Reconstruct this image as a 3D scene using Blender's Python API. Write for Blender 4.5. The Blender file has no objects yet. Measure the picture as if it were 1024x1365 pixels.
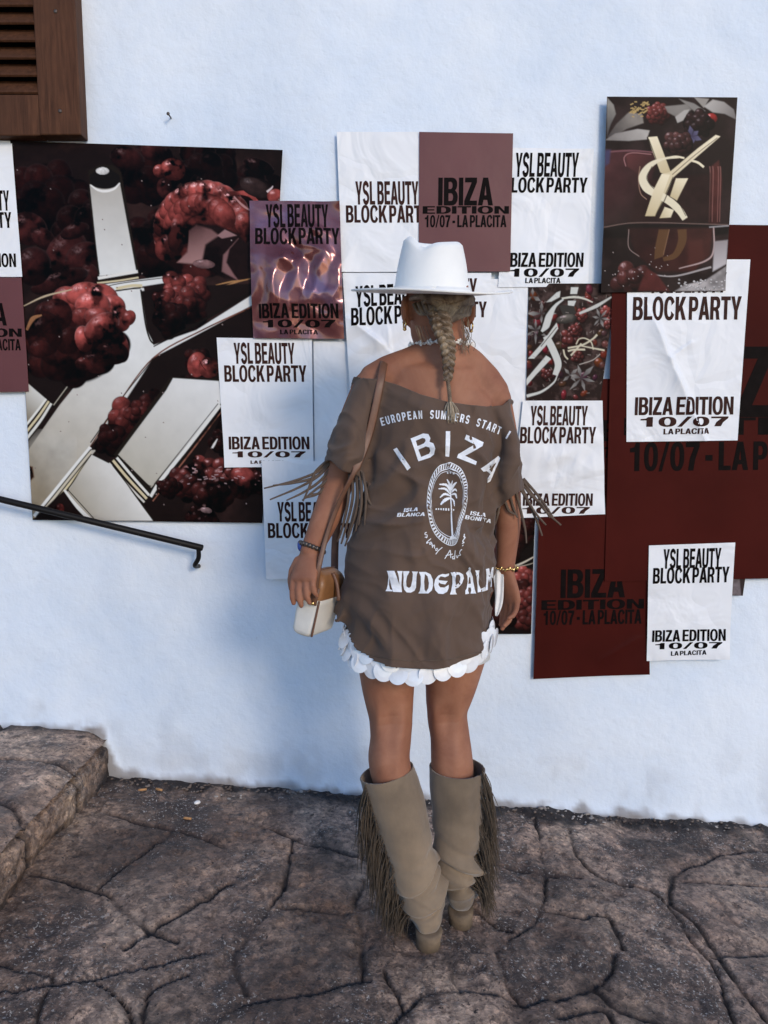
import bpy, bmesh, math, random
import numpy as np
from mathutils import Vector, Matrix, Quaternion
from mathutils.geometry import tessellate_polygon
from mathutils.bvhtree import BVHTree

random.seed(7)
RNG = np.random.default_rng(7)
S = bpy.context.scene
COL = S.collection

# ------------------------------------------------------------------ camera, sky, sun, exposure
F = 1024.0                                   # focal length in pixels of the 1024 px wide photograph
PITCH = math.radians(7.2)
CAM = Vector((0.0, -2.5, 1.3))
cd = bpy.data.cameras.new("camera")
cam = bpy.data.objects.new("camera", cd)
COL.objects.link(cam)
cam.location = CAM
cam.rotation_euler = (math.radians(90) - PITCH, 0, 0)
cd.sensor_fit = 'HORIZONTAL'
cd.sensor_width = 36
cd.lens = 36
cd.clip_start = 0.05
cd.clip_end = 500
S.camera = cam

SUN_EL, SUN_AZ = math.radians(21), math.radians(27)   # sun low behind the camera, to its right
SUN_DIR = Vector((-math.sin(SUN_AZ) * math.cos(SUN_EL), math.cos(SUN_AZ) * math.cos(SUN_EL), -math.sin(SUN_EL)))
W = bpy.data.worlds.new("World")
S.world = W
W.use_nodes = True
wn = W.node_tree.nodes
sky = wn.new('ShaderNodeTexSky')
sky.sky_type = 'NISHITA'
sky.sun_disc = False
sky.sun_elevation = SUN_EL
sky.sun_rotation = math.pi - SUN_AZ
sky.air_density = 1.0
sky.dust_density = 0.3
sky.ozone_density = 5.0
W.node_tree.links.new(sky.outputs[0], wn['Background'].inputs[0])
wn['Background'].inputs[1].default_value = 0.15
sl = bpy.data.lights.new("sun", 'SUN')
sl.energy = 1.15
sl.angle = math.radians(14)
sl.color = (1.0, 0.82, 0.62)
sun = bpy.data.objects.new("sun", sl)
COL.objects.link(sun)
sun.rotation_euler = SUN_DIR.to_track_quat('-Z', 'Y').to_euler()
sun.location = (3, -6, 5)
S.view_settings.view_transform = 'Standard'
S.view_settings.look = 'None'
S.view_settings.exposure = 0.60
S.view_settings.gamma = 1.0

# ------------------------------------------------------------------ pixel -> world
CP, SP = math.cos(PITCH), math.sin(PITCH)


def ray(px, py):
    a, b = (px - 512.0) / F, (682.5 - py) / F
    return Vector((a, CP + b * SP, b * CP - SP))


def at(px, py, y):
    """the point of the plane y = const that the photograph shows at this pixel"""
    d = ray(px, py)
    return CAM + d * ((y - CAM.y) / d.y)


def at_np(px, py, y):
    a, b = (px - 512.0) / F, (682.5 - py) / F
    dy = CP + b * SP
    t = (y - CAM.y) / dy
    return a * t + CAM.x, CAM.z + (b * CP - SP) * t


_a, _b = at(150, 1032, 0), at(1010, 1101, 0)
GS = (_b.z - _a.z) / (_b.x - _a.x)
G0 = _a.z - GS * _a.x


def gz(x):
    return G0 + GS * x


def ground_px_np(px, py):
    a, b = (px - 512.0) / F, (682.5 - py) / F
    dy, dz = CP + b * SP, b * CP - SP
    t = (G0 - CAM.z) / (dz - GS * a)
    return a * t, CAM.y + dy * t


# ------------------------------------------------------------------ noise
def _hash(ix, iy, seed):
    h = (ix.astype(np.int64) * 374761393 + iy.astype(np.int64) * 668265263 + seed * 1442695041) & 0xffffffff
    h = ((h ^ (h >> 13)) * 1274126177) & 0xffffffff
    return ((h ^ (h >> 16)) & 0xffff) / 65535.0


def noise(x, y, seed=0):
    x, y = np.asarray(x, float), np.asarray(y, float)
    ix, iy = np.floor(x), np.floor(y)
    fx, fy = x - ix, y - iy
    fx, fy = fx * fx * (3 - 2 * fx), fy * fy * (3 - 2 * fy)
    a, b = _hash(ix, iy, seed), _hash(ix + 1, iy, seed)
    c, d = _hash(ix, iy + 1, seed), _hash(ix + 1, iy + 1, seed)
    return (a + (b - a) * fx) * (1 - fy) + (c + (d - c) * fx) * fy


def fbm(x, y, seed=0, oct=4):
    v, amp, tot = 0, 1.0, 0
    for k in range(oct):
        v = v + amp * noise(x * 2 ** k, y * 2 ** k, seed + 17 * k)
        tot += amp
        amp *= 0.5
    return v / tot


def sstep(e0, e1, x):
    t = np.clip((x - e0) / (e1 - e0), 0, 1)
    return t * t * (3 - 2 * t)


# ------------------------------------------------------------------ materials
def srgb(r, g, b):
    f = lambda c: (c / 255) / 12.92 if c <= 10 else ((c / 255 + 0.055) / 1.055) ** 2.4
    return (f(r), f(g), f(b))


class Mat:
    def __init__(s, name, color=(0.5, 0.5, 0.5), rough=0.6, metal=0.0, **kw):
        s.m = bpy.data.materials.new(name)
        s.m.use_nodes = True
        s.n, s.l = s.m.node_tree.nodes, s.m.node_tree.links
        s.b = s.n['Principled BSDF']
        s.b.inputs['Base Color'].default_value = (*color, 1)
        s.b.inputs['Roughness'].default_value = rough
        s.b.inputs['Metallic'].default_value = metal
        for k, v in kw.items():
            s.b.inputs[k.replace('_', ' ')].default_value = v
        s.color = color
        s.coord = s.n.new('ShaderNodeTexCoord')

    def tex(s, scale, detail=4, rough=0.6, dist=0.0, stretch=None, kind='noise'):
        t = s.n.new('ShaderNodeTexNoise' if kind == 'noise' else 'ShaderNodeTexVoronoi')
        t.inputs['Scale'].default_value = scale
        if kind == 'noise':
            t.inputs['Detail'].default_value = detail
            t.inputs['Roughness'].default_value = rough
            t.inputs['Distortion'].default_value = dist
        src = s.coord.outputs['Object']
        if stretch:
            mp = s.n.new('ShaderNodeMapping')
            mp.inputs['Scale'].default_value = stretch
            s.l.new(src, mp.inputs[0])
            src = mp.outputs[0]
        s.l.new(src, t.inputs['Vector'])
        return t.outputs[0]

    def ramp(s, sock, stops):
        r = s.n.new('ShaderNodeValToRGB')
        e = r.color_ramp.elements
        while len(e) < len(stops):
            e.new(0.5)
        for k, (p, c) in enumerate(stops):
            e[k].position = p
            e[k].color = (*c, 1) if not isinstance(c, float) else (c, c, c, 1)
        s.l.new(sock, r.inputs[0])
        return r.outputs[0]

    def mix(s, fac, a, b, mode='MIX'):
        x = s.n.new('ShaderNodeMix')
        x.data_type = 'RGBA'
        x.blend_type = mode
        for sock, v in ((x.inputs[0], fac), (x.inputs[6], a), (x.inputs[7], b)):
            if isinstance(v, bpy.types.NodeSocket):
                s.l.new(v, sock)
            elif isinstance(v, (int, float)):
                sock.default_value = v
            else:
                sock.default_value = (*v, 1)
        return x.outputs[2]

    def base(s, sock):
        s.l.new(sock, s.b.inputs['Base Color'])
        return s

    def roughness(s, sock):
        s.l.new(sock, s.b.inputs['Roughness'])
        return s

    def attr(s, name):
        a = s.n.new('ShaderNodeAttribute')
        a.attribute_name = name
        return a.outputs['Color']

    def bump(s, sock, strength=0.3, dist=0.002):
        b = s.n.new('ShaderNodeBump')
        b.inputs['Strength'].default_value = strength
        b.inputs['Distance'].default_value = dist
        s.l.new(sock, b.inputs['Height'])
        old = s.b.inputs['Normal'].links
        if old:
            s.l.new(old[0].from_socket, b.inputs['Normal'])
        s.l.new(b.outputs[0], s.b.inputs['Normal'])
        return s

    def vary(s, scale, amount=0.15, **kw):
        c = s.color
        lo, hi = tuple(v * (1 - amount) for v in c), tuple(min(1, v * (1 + amount)) for v in c)
        return s.base(s.ramp(s.tex(scale, **kw), [(0.3, lo), (0.7, hi)]))


M = {}
m = Mat('plaster', (0.74, 0.79, 0.85), 0.75)
c = m.ramp(m.tex(1.3, 5, 0.6), [(0.34, (0.60, 0.69, 0.81)), (0.62, (0.75, 0.80, 0.86))])
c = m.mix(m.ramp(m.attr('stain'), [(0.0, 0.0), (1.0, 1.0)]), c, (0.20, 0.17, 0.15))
spk = m.ramp(m.tex(55, 2, 0.5), [(0.775, 0.0), (0.80, 0.55)])
patch = m.ramp(m.tex(2.2, 3, 0.6), [(0.5, 0.0), (0.62, 1.0)])
spk = m.mix(1.0, spk, patch, 'MULTIPLY')
m.base(m.mix(spk, c, (0.30, 0.32, 0.38)))
m.bump(m.tex(5, 5, 0.6), 0.8, 0.014).bump(m.tex(45, 5, 0.7), 0.45, 0.003).bump(m.tex(240, 3, 0.6), 0.35, 0.0012)
M['wall'] = m.m

m = Mat('paving', (0.1, 0.08, 0.07), 0.75)
big = m.ramp(m.tex(2.2, 6, 0.65, 0.4), [(0.38, (0.18, 0.112, 0.080)), (0.50, (0.37, 0.252, 0.182)), (0.64, (0.52, 0.375, 0.270))])
big = m.mix(m.ramp(m.tex(1.5, 3, 0.55), [(0.40, 0.0), (0.60, 0.85)]), big, m.mix(1.0, big, (0.92, 0.93, 0.98), 'MULTIPLY'))
big = m.mix(1.0, big, m.ramp(m.tex(1.9, 3, 0.5, 0.3), [(0.36, (0.62, 0.62, 0.62)), (0.62, (1.3, 1.3, 1.3))]), 'MULTIPLY')
fine = m.ramp(m.tex(38, 6, 0.75), [(0.30, (0.22, 0.20, 0.20)), (0.50, (0.95, 0.95, 0.95)), (0.72, (1.7, 1.66, 1.6))])
c = m.mix(1.0, big, fine, 'MULTIPLY')
vr = m.n.new('ShaderNodeTexVoronoi')
vr.inputs['Scale'].default_value = 85
vr.inputs['Randomness'].default_value = 1.0
nz0 = m.n.new('ShaderNodeTexNoise')
nz0.inputs['Scale'].default_value = 30
m.l.new(m.coord.outputs['Object'], nz0.inputs['Vector'])
m.l.new(m.mix(0.06, m.coord.outputs['Object'], nz0.outputs[1]), vr.inputs['Vector'])
c = m.mix(0.75, c, m.ramp(vr.outputs[1], [(0.15, (0.42, 0.40, 0.40)), (0.55, (1.0, 1.0, 1.0)), (0.9, (1.5, 1.45, 1.4))]), 'MULTIPLY')
rough_patch = m.ramp(m.tex(3.3, 5, 0.72), [(0.47, 0.0), (0.56, 1.0)])
dk = m.mix(1.0, rough_patch, m.ramp(m.tex(26, 6, 0.8), [(0.44, 0.0), (0.52, 0.8)]), 'MULTIPLY')
c = m.mix(dk, c, (0.045, 0.033, 0.030))
spk = m.ramp(m.tex(120, 4, 0.7), [(0.585, 0.0), (0.625, 1.0)])
spk = m.mix(1.0, spk, rough_patch, 'MULTIPLY')
c = m.mix(spk, c, (0.50, 0.45, 0.40))
pit = m.ramp(m.tex(75, 4, 0.7), [(0.34, 1.0), (0.40, 0.0)])
c = m.mix(pit, c, (0.030, 0.023, 0.021))
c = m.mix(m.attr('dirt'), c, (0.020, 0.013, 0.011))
m.base(c)
m.roughness(m.ramp(m.tex(3.0, 4, 0.6), [(0.35, 0.42), (0.65, 0.75)]))
m.bump(vr.outputs[0], 0.5, 0.004).bump(m.tex(28, 8, 0.72), 0.9, 0.012).bump(m.tex(160, 5, 0.7), 0.7, 0.003)
M['paving'] = m.m

m = Mat('paper', (0.76, 0.77, 0.79), 0.5)
m.vary(3, 0.03).bump(m.tex(6, 3, 0.5, 0.8), 0.6, 0.022)
vo = m.n.new('ShaderNodeTexVoronoi')
vo.feature = 'DISTANCE_TO_EDGE'
vo.inputs['Scale'].default_value = 3.4
wv = m.n.new('ShaderNodeMix')
wv.data_type = 'VECTOR'
wv.inputs[0].default_value = 0.22
m.l.new(m.coord.outputs['Object'], wv.inputs[4])
wt_ = m.n.new('ShaderNodeTexNoise')
wt_.inputs['Scale'].default_value = 4
m.l.new(m.coord.outputs['Object'], wt_.inputs['Vector'])
m.l.new(wt_.outputs[1], wv.inputs[5])
m.l.new(wv.outputs[1], vo.inputs['Vector'])
m.bump(m.ramp(vo.outputs[0], [(0.0, 0.0), (0.07, 1.0)]), 0.28, 0.006)
M['paper'] = m.m
m = Mat('ink', (0.036, 0.013, 0.010), 0.5, Specular_IOR_Level=0.07)
m.vary(30, 0.25)
M['ink'] = m.m
m = Mat('black_ink', (0.006, 0.004, 0.004), 0.5, Specular_IOR_Level=0.03)
m.vary(30, 0.3)
M['black_ink'] = m.m
m = Mat('maroon_print', (0.052, 0.0070, 0.0050), 0.55, Specular_IOR_Level=0.04)
m.vary(3, 0.18).bump(m.tex(9, 3, 0.5), 0.3, 0.006)
M['maroon'] = m.m
m = Mat('sheen_maroon_print', (0.120, 0.037, 0.038), 0.45, Specular_IOR_Level=0.3)  # same maroon print made paler: gloss reflection put into the base colour
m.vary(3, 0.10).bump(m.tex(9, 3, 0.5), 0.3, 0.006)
M['maroon_sheen'] = m.m
m = Mat('foil', (0.20, 0.058, 0.060), 0.20, 0.5, Coat_Weight=0.7, Coat_Roughness=0.12)
m.base(m.ramp(m.tex(7, 3, 0.5), [(0.35, (0.12, 0.024, 0.022)), (0.55, (0.19, 0.058, 0.056)), (0.70, (0.16, 0.075, 0.12))]))
M['foil'] = m.m
m = Mat('art_print', (0.1, 0.1, 0.1), 0.42, Specular_IOR_Level=0.06)
m.base(m.attr('print')).bump(m.tex(8, 3, 0.5), 0.25, 0.006)
M['art'] = m.m

m = Mat('skin', (0.26, 0.112, 0.064), 0.66, Specular_IOR_Level=0.35, Subsurface_Weight=0.12, Subsurface_Scale=0.02)
m.b.inputs['Subsurface Radius'].default_value = (1.0, 0.35, 0.2)
m.base(m.ramp(m.tex(9, 6, 0.68, 0.5), [(0.30, (0.225, 0.085, 0.048)), (0.5, (0.29, 0.122, 0.069)), (0.70, (0.35, 0.157, 0.092))])).bump(m.tex(60, 5, 0.7), 0.15, 0.0015).bump(m.tex(260, 3, 0.6), 0.3, 0.0008)
M['skin'] = m.m
m = Mat('jersey', (0.098, 0.060, 0.041), 0.9, Sheen_Weight=0.1, Sheen_Roughness=0.5)
m.vary(6, 0.10).bump(m.tex(18, 4, 0.6), 0.25, 0.006).bump(m.tex(420, 2, 0.6), 0.25, 0.0006)
M['jersey'] = m.m
m = Mat('jersey_print', (0.74, 0.76, 0.80), 0.7)
m.vary(90, 0.10)
M['print'] = m.m
m = Mat('suede', (0.185, 0.132, 0.084), 0.92, Sheen_Weight=0.3)
m.vary(5, 0.42, detail=7).bump(m.tex(26, 5, 0.6), 0.35, 0.006).bump(m.tex(380, 3, 0.6), 0.3, 0.0007)
M['suede'] = m.m
m = Mat('fringe_suede', (0.066, 0.046, 0.029), 0.95)
m.vary(40, 0.35)
M['fringe'] = m.m
m = Mat('shirt_fringe', (0.105, 0.072, 0.052), 0.9)
m.vary(40, 0.2)
M['shirt_fringe'] = m.m
m = Mat('heel_stack', (0.15, 0.104, 0.064), 0.85)
m.vary(30, 0.3)
M['heel'] = m.m
m = Mat('felt', (0.80, 0.79, 0.76), 0.85, Sheen_Weight=0.25)
m.vary(20, 0.025).bump(m.tex(300, 3, 0.6), 0.2, 0.0006)
M['felt'] = m.m
m = Mat('hair', (0.115, 0.078, 0.050), 0.42)
m.base(m.ramp(m.tex(26, 4, 0.65), [(0.30, (0.050, 0.030, 0.018)), (0.48, (0.13, 0.086, 0.052)), (0.68, (0.33, 0.25, 0.165))]))
m.bump(m.tex(260, 3, 0.6), 0.5, 0.0012)
M['hair'] = m.m
m = Mat('blonde_hair', (0.40, 0.32, 0.22), 0.45)
m.vary(200, 0.35)
M['blonde'] = m.m
m = Mat('gold', (0.75, 0.53, 0.22), 0.25, 1.0)
m.vary(60, 0.1)
M['gold'] = m.m
m = Mat('pearl', (0.80, 0.78, 0.74), 0.25, Coat_Weight=0.5)
m.vary(60, 0.06)
M['pearl'] = m.m
m = Mat('watch_metal', (0.10, 0.085, 0.075), 0.35, 0.6)
m.vary(90, 0.3)
M['watch'] = m.m
m = Mat('blue_glass', (0.03, 0.07, 0.30), 0.15)
m.vary(60, 0.2)
M['blue'] = m.m
m = Mat('sequin', (0.80, 0.81, 0.83), 0.22, 0.0, Coat_Weight=0.7, Coat_Roughness=0.08)
m.vary(40, 0.05)
M['sequin'] = m.m
m = Mat('white_cloth', (0.78, 0.78, 0.78), 0.85)
m.vary(30, 0.05)
M['cloth'] = m.m
m = Mat('bag_canvas', (0.66, 0.63, 0.57), 0.7)
m.vary(25, 0.06).bump(m.tex(300, 2, 0.5), 0.25, 0.0008)
M['canvas'] = m.m
m = Mat('tan_leather', (0.25, 0.115, 0.045), 0.42)
m.vary(22, 0.2).bump(m.tex(160, 4, 0.6), 0.25, 0.0012)
M['leather'] = m.m
m = Mat('strap_leather', (0.135, 0.062, 0.036), 0.5)
m.vary(30, 0.2).bump(m.tex(160, 4, 0.6), 0.25, 0.0012)
M['strap'] = m.m
m = Mat('shutter_wood', (0.06, 0.03, 0.018), 0.6, Specular_IOR_Level=0.12)
w1 = m.tex(6, 6, 0.6, 0.6, (14, 14, 1.2))
m.base(m.mix(m.ramp(m.tex(5, 5, 0.7), [(0.35, 0.0), (0.7, 1.0)]), m.ramp(w1, [(0.3, (0.034, 0.014, 0.008)), (0.7, (0.125, 0.053, 0.027))]), (0.072, 0.032, 0.018)))
m.bump(w1, 0.4, 0.002)
M['wood'] = m.m
m = Mat('black_iron', (0.012, 0.011, 0.012), 0.5, 0.0, Specular_IOR_Level=0.2)
m.base(m.ramp(m.tex(70, 4, 0.7), [(0.66, (0.007, 0.006, 0.006)), (0.74, (0.12, 0.10, 0.09))])).bump(m.tex(120, 3, 0.6), 0.3, 0.001)
M['iron'] = m.m
m = Mat('steel_nail', (0.10, 0.08, 0.07), 0.5, 0.7)
m.vary(200, 0.4)
M['nail'] = m.m
m = Mat('pebbles', (0.2, 0.17, 0.15), 0.8)
m.base(m.ramp(m.tex(9, 2, 0.5), [(0.35, (0.045, 0.03, 0.024)), (0.55, (0.15, 0.11, 0.085)), (0.75, (0.42, 0.38, 0.34))]))
M['litter'] = m.m
m = Mat('cigarette_filter', (0.42, 0.22, 0.09), 0.8)
m.vary(90, 0.2)
M['filter'] = m.m


# ------------------------------------------------------------------ object helpers
def mesh_obj(name, verts, faces, mat, parent=None, smooth=True):
    me = bpy.data.meshes.new(name)
    me.from_pydata([tuple(v) for v in verts], [], [tuple(f) for f in faces])
    me.materials.append(mat)
    if smooth:
        me.polygons.foreach_set('use_smooth', [True] * len(me.polygons))
    me.update()
    o = bpy.data.objects.new(name, me)
    COL.objects.link(o)
    if parent is not None:
        o.parent = parent
        o.matrix_parent_inverse = parent.matrix_basis.inverted()
    return o


def grid_mesh(name, P, mat, parent=None, attrs=None, smooth=True):
    """P: (rows, cols, 3) array -> quad grid"""
    r, c = P.shape[:2]
    me = bpy.data.meshes.new(name)
    n = (r - 1) * (c - 1)
    idx = np.arange(r * c).reshape(r, c)
    q = np.stack([idx[:-1, :-1], idx[1:, :-1], idx[1:, 1:], idx[:-1, 1:]], -1).reshape(-1, 4)
    me.vertices.add(r * c)
    me.vertices.foreach_set('co', P.reshape(-1).astype(np.float32))
    me.loops.add(n * 4)
    me.loops.foreach_set('vertex_index', q.reshape(-1).astype(np.int32))
    me.polygons.add(n)
    me.polygons.foreach_set('loop_start', np.arange(0, n * 4, 4, dtype=np.int32))
    me.polygons.foreach_set('loop_total', np.full(n, 4, dtype=np.int32))
    me.update(calc_edges=True)
    me.polygons.foreach_set('use_smooth', np.full(n, smooth, dtype=bool))
    me.materials.append(mat)
    for k, v in (attrs or {}).items():
        a = me.attributes.new(k, 'FLOAT_COLOR', 'POINT')
        v = np.asarray(v)
        if v.ndim == 2:
            v = np.repeat(v[..., None], 3, -1)
        rgba = np.concatenate([v.reshape(-1, 3), np.ones((r * c, 1))], 1)
        a.data.foreach_set('color', rgba.reshape(-1).astype(np.float32))
    me.validate()
    me.update()
    o = bpy.data.objects.new(name, me)
    COL.objects.link(o)
    if parent is not None:
        o.parent = parent
        o.matrix_parent_inverse = parent.matrix_basis.inverted()
    return o


def tag(o, label=None, cat=None, group=None, kind=None):
    for k, v in (('label', label), ('category', cat), ('group', group), ('kind', kind)):
        if v:
            o[k] = v
    return o


def empty(name, loc):
    o = bpy.data.objects.new(name, None)
    COL.objects.link(o)
    o.location = loc
    o.empty_display_size = 0.05
    return o


class MB:
    """collects shapes, builds them as ONE mesh object"""
    def __init__(s):
        s.v, s.f = [], []

    def add(s, v, f):
        k = len(s.v)
        s.v += [Vector(p) for p in v]
        s.f += [tuple(i + k for i in q) for q in f]
        return s

    def box(s, lo, hi, bev=0.0, mtx=None):
        bm = bmesh.new()
        bmesh.ops.create_cube(bm, size=1)
        lo, hi = Vector(lo), Vector(hi)
        for v in bm.verts:
            v.co = Vector([(lo[i] + hi[i]) / 2 + v.co[i] * (hi[i] - lo[i]) for i in range(3)])
        if bev:
            bmesh.ops.bevel(bm, geom=bm.edges[:], offset=bev, segments=2, affect='EDGES', profile=0.5)
        bm.verts.ensure_lookup_table()
        vs = [(mtx @ v.co) if mtx else v.co.copy() for v in bm.verts]
        fs = [[v.index for v in f.verts] for f in bm.faces]
        bm.free()
        return s.add(vs, fs)

    def tube(s, pts, rad, seg=12, hint=(1, 0, 0), cap=0.5, closed=True):
        pts = [Vector(p) for p in pts]
        n = len(pts)
        rad = [(r, r) if isinstance(r, (int, float)) else r for r in (rad if isinstance(rad, list) else [rad] * n)]
        hint = Vector(hint)
        V, Fc = [], []
        for i, p in enumerate(pts):
            t = (pts[min(i + 1, n - 1)] - pts[max(i - 1, 0)]).normalized()
            u = hint - t * hint.dot(t)
            if u.length < 0.05:
                u = t.orthogonal()
            u.normalize()
            w = t.cross(u)
            for k in range(seg):
                a = 2 * math.pi * k / seg
                V.append(p + u * math.cos(a) * rad[i][0] + w * math.sin(a) * rad[i][1])
        for i in range(n - 1):
            for k in range(seg):
                k2 = (k + 1) % seg
                Fc.append((i * seg + k, i * seg + k2, (i + 1) * seg + k2, (i + 1) * seg + k))
        if closed:
            for e in (0, n - 1):
                t = (pts[0] - pts[1]).normalized() if e == 0 else (pts[-1] - pts[-2]).normalized()
                r0 = rad[e]
                cap_r = cap * min(r0)
                base = e * seg
                mid = len(V)
                c = pts[e]
                for k in range(seg):
                    V.append(c + (V[base + k] - c) * 0.75 + t * cap_r * 0.66)
                V.append(c + t * cap_r)
                tip = len(V) - 1
                for k in range(seg):
                    k2 = (k + 1) % seg
                    q = (base + k, mid + k, mid + k2, base + k2)
                    tr = (mid + k, tip, mid + k2)
                    if e == n - 1:
                        q, tr = q[::-1], tr[::-1]
                    Fc.append(q)
                    Fc.append(tr)
        # make orientation outward: u x w = t, ring order ccw about t -> the quads above face outward
        return s.add(V, Fc)

    def ellipsoid(s, c, r, seg=20, rings=14, rot=None):
        c = Vector(c)
        V, Fc = [], []
        for i in range(rings + 1):
            th = math.pi * i / rings
            for k in range(seg):
                a = 2 * math.pi * k / seg
                p = Vector((math.sin(th) * math.cos(a) * r[0], math.sin(th) * math.sin(a) * r[1], math.cos(th) * r[2]))
                if rot:
                    p = rot @ p
                V.append(c + p)
        for i in range(rings):
            for k in range(seg):
                k2 = (k + 1) % seg
                Fc.append((i * seg + k, (i + 1) * seg + k, (i + 1) * seg + k2, i * seg + k2))
        bm = bmesh.new()
        vs = [bm.verts.new(p) for p in V]
        for q in Fc:
            bm.faces.new([vs[i] for i in q])
        bmesh.ops.remove_doubles(bm, verts=bm.verts[:], dist=1e-6)
        bm.verts.index_update()
        V = [v.co.copy() for v in bm.verts]
        Fc = [[v.index for v in f.verts] for f in bm.faces]
        bm.free()
        return s.add(V, Fc)

    def build(s, name, mat, parent=None, smooth=True):
        return mesh_obj(name, s.v, s.f, mat, parent, smooth)

    def remesh(s, vox, iters=10, lam=0.5, keep=None):
        """union of everything collected -> (verts array, faces list); keep(v)->weight of smoothing"""
        o = s.build('union', M['skin'])
        md = o.modifiers.new('r', 'REMESH')
        md.mode = 'VOXEL'
        md.voxel_size = vox
        dg = bpy.context.evaluated_depsgraph_get()
        me = bpy.data.meshes.new_from_object(o.evaluated_get(dg))
        V = np.empty(len(me.vertices) * 3)
        me.vertices.foreach_get('co', V)
        V = V.reshape(-1, 3)
        E = np.empty(len(me.edges) * 2, dtype=np.int32)
        me.edges.foreach_get('vertices', E)
        E = E.reshape(-1, 2)
        faces = [tuple(p.vertices) for p in me.polygons]
        old = o.data
        bpy.data.objects.remove(o)
        bpy.data.meshes.remove(old)
        bpy.data.meshes.remove(me)
        w = np.full(len(V), lam) if keep is None else lam * keep(V)
        deg = np.bincount(E.reshape(-1), minlength=len(V)).astype(float)
        for it in range(iters):
            for sgn in (1.0, -0.35):
                acc = np.stack([np.bincount(E[:, 0], V[E[:, 1], k], len(V)) + np.bincount(E[:, 1], V[E[:, 0], k], len(V)) for k in range(3)], 1)
                V = V + (acc / deg[:, None] - V) * (w * sgn)[:, None]
        return V, faces


def catmull(pts, n=8):
    pts = [Vector(p) for p in pts]
    P = [pts[0] * 2 - pts[1]] + pts + [pts[-1] * 2 - pts[-2]]
    out = []
    for i in range(1, len(P) - 2):
        for k in range(n):
            t = k / n
            a, b, c, d = P[i - 1], P[i], P[i + 1], P[i + 2]
            out.append(0.5 * ((2 * b) + (c - a) * t + (2 * a - 5 * b + 4 * c - d) * t * t + (3 * b - a - 3 * c + d) * t ** 3))
    out.append(pts[-1])
    return out


def lerp_list(vals, n):
    vals = np.array(vals, float)
    x = np.linspace(0, len(vals) - 1, n)
    if vals.ndim == 1:
        return list(np.interp(x, np.arange(len(vals)), vals))
    return [tuple(np.interp(v, np.arange(len(vals)), vals[:, k]) for k in range(vals.shape[1])) for v in x]


# ------------------------------------------------------------------ lettering (own grotesque capitals)
def arc(cx, cy, rx, ry, a0, a1, n=14, e=2.0):
    out = []
    for k in range(n + 1):
        a = math.radians(a0 + (a1 - a0) * k / n)
        c_, s_ = math.cos(a), math.sin(a)
        out.append((cx + rx * math.copysign(abs(c_) ** (2 / e), c_), cy + ry * math.copysign(abs(s_) ** (2 / e), s_)))
    return out


def stroke(path, hw):
    L, R = [], []
    n = len(path)
    for i, p in enumerate(path):
        a, b = path[max(i - 1, 0)], path[min(i + 1, n - 1)]
        dx, dy = b[0] - a[0], b[1] - a[1]
        l = math.hypot(dx, dy) or 1
        h = hw[i] if isinstance(hw, list) else hw
        L.append((p[0] - dy / l * h, p[1] + dx / l * h))
        R.append((p[0] + dy / l * h, p[1] - dx / l * h))
    return L + R[::-1]


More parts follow.
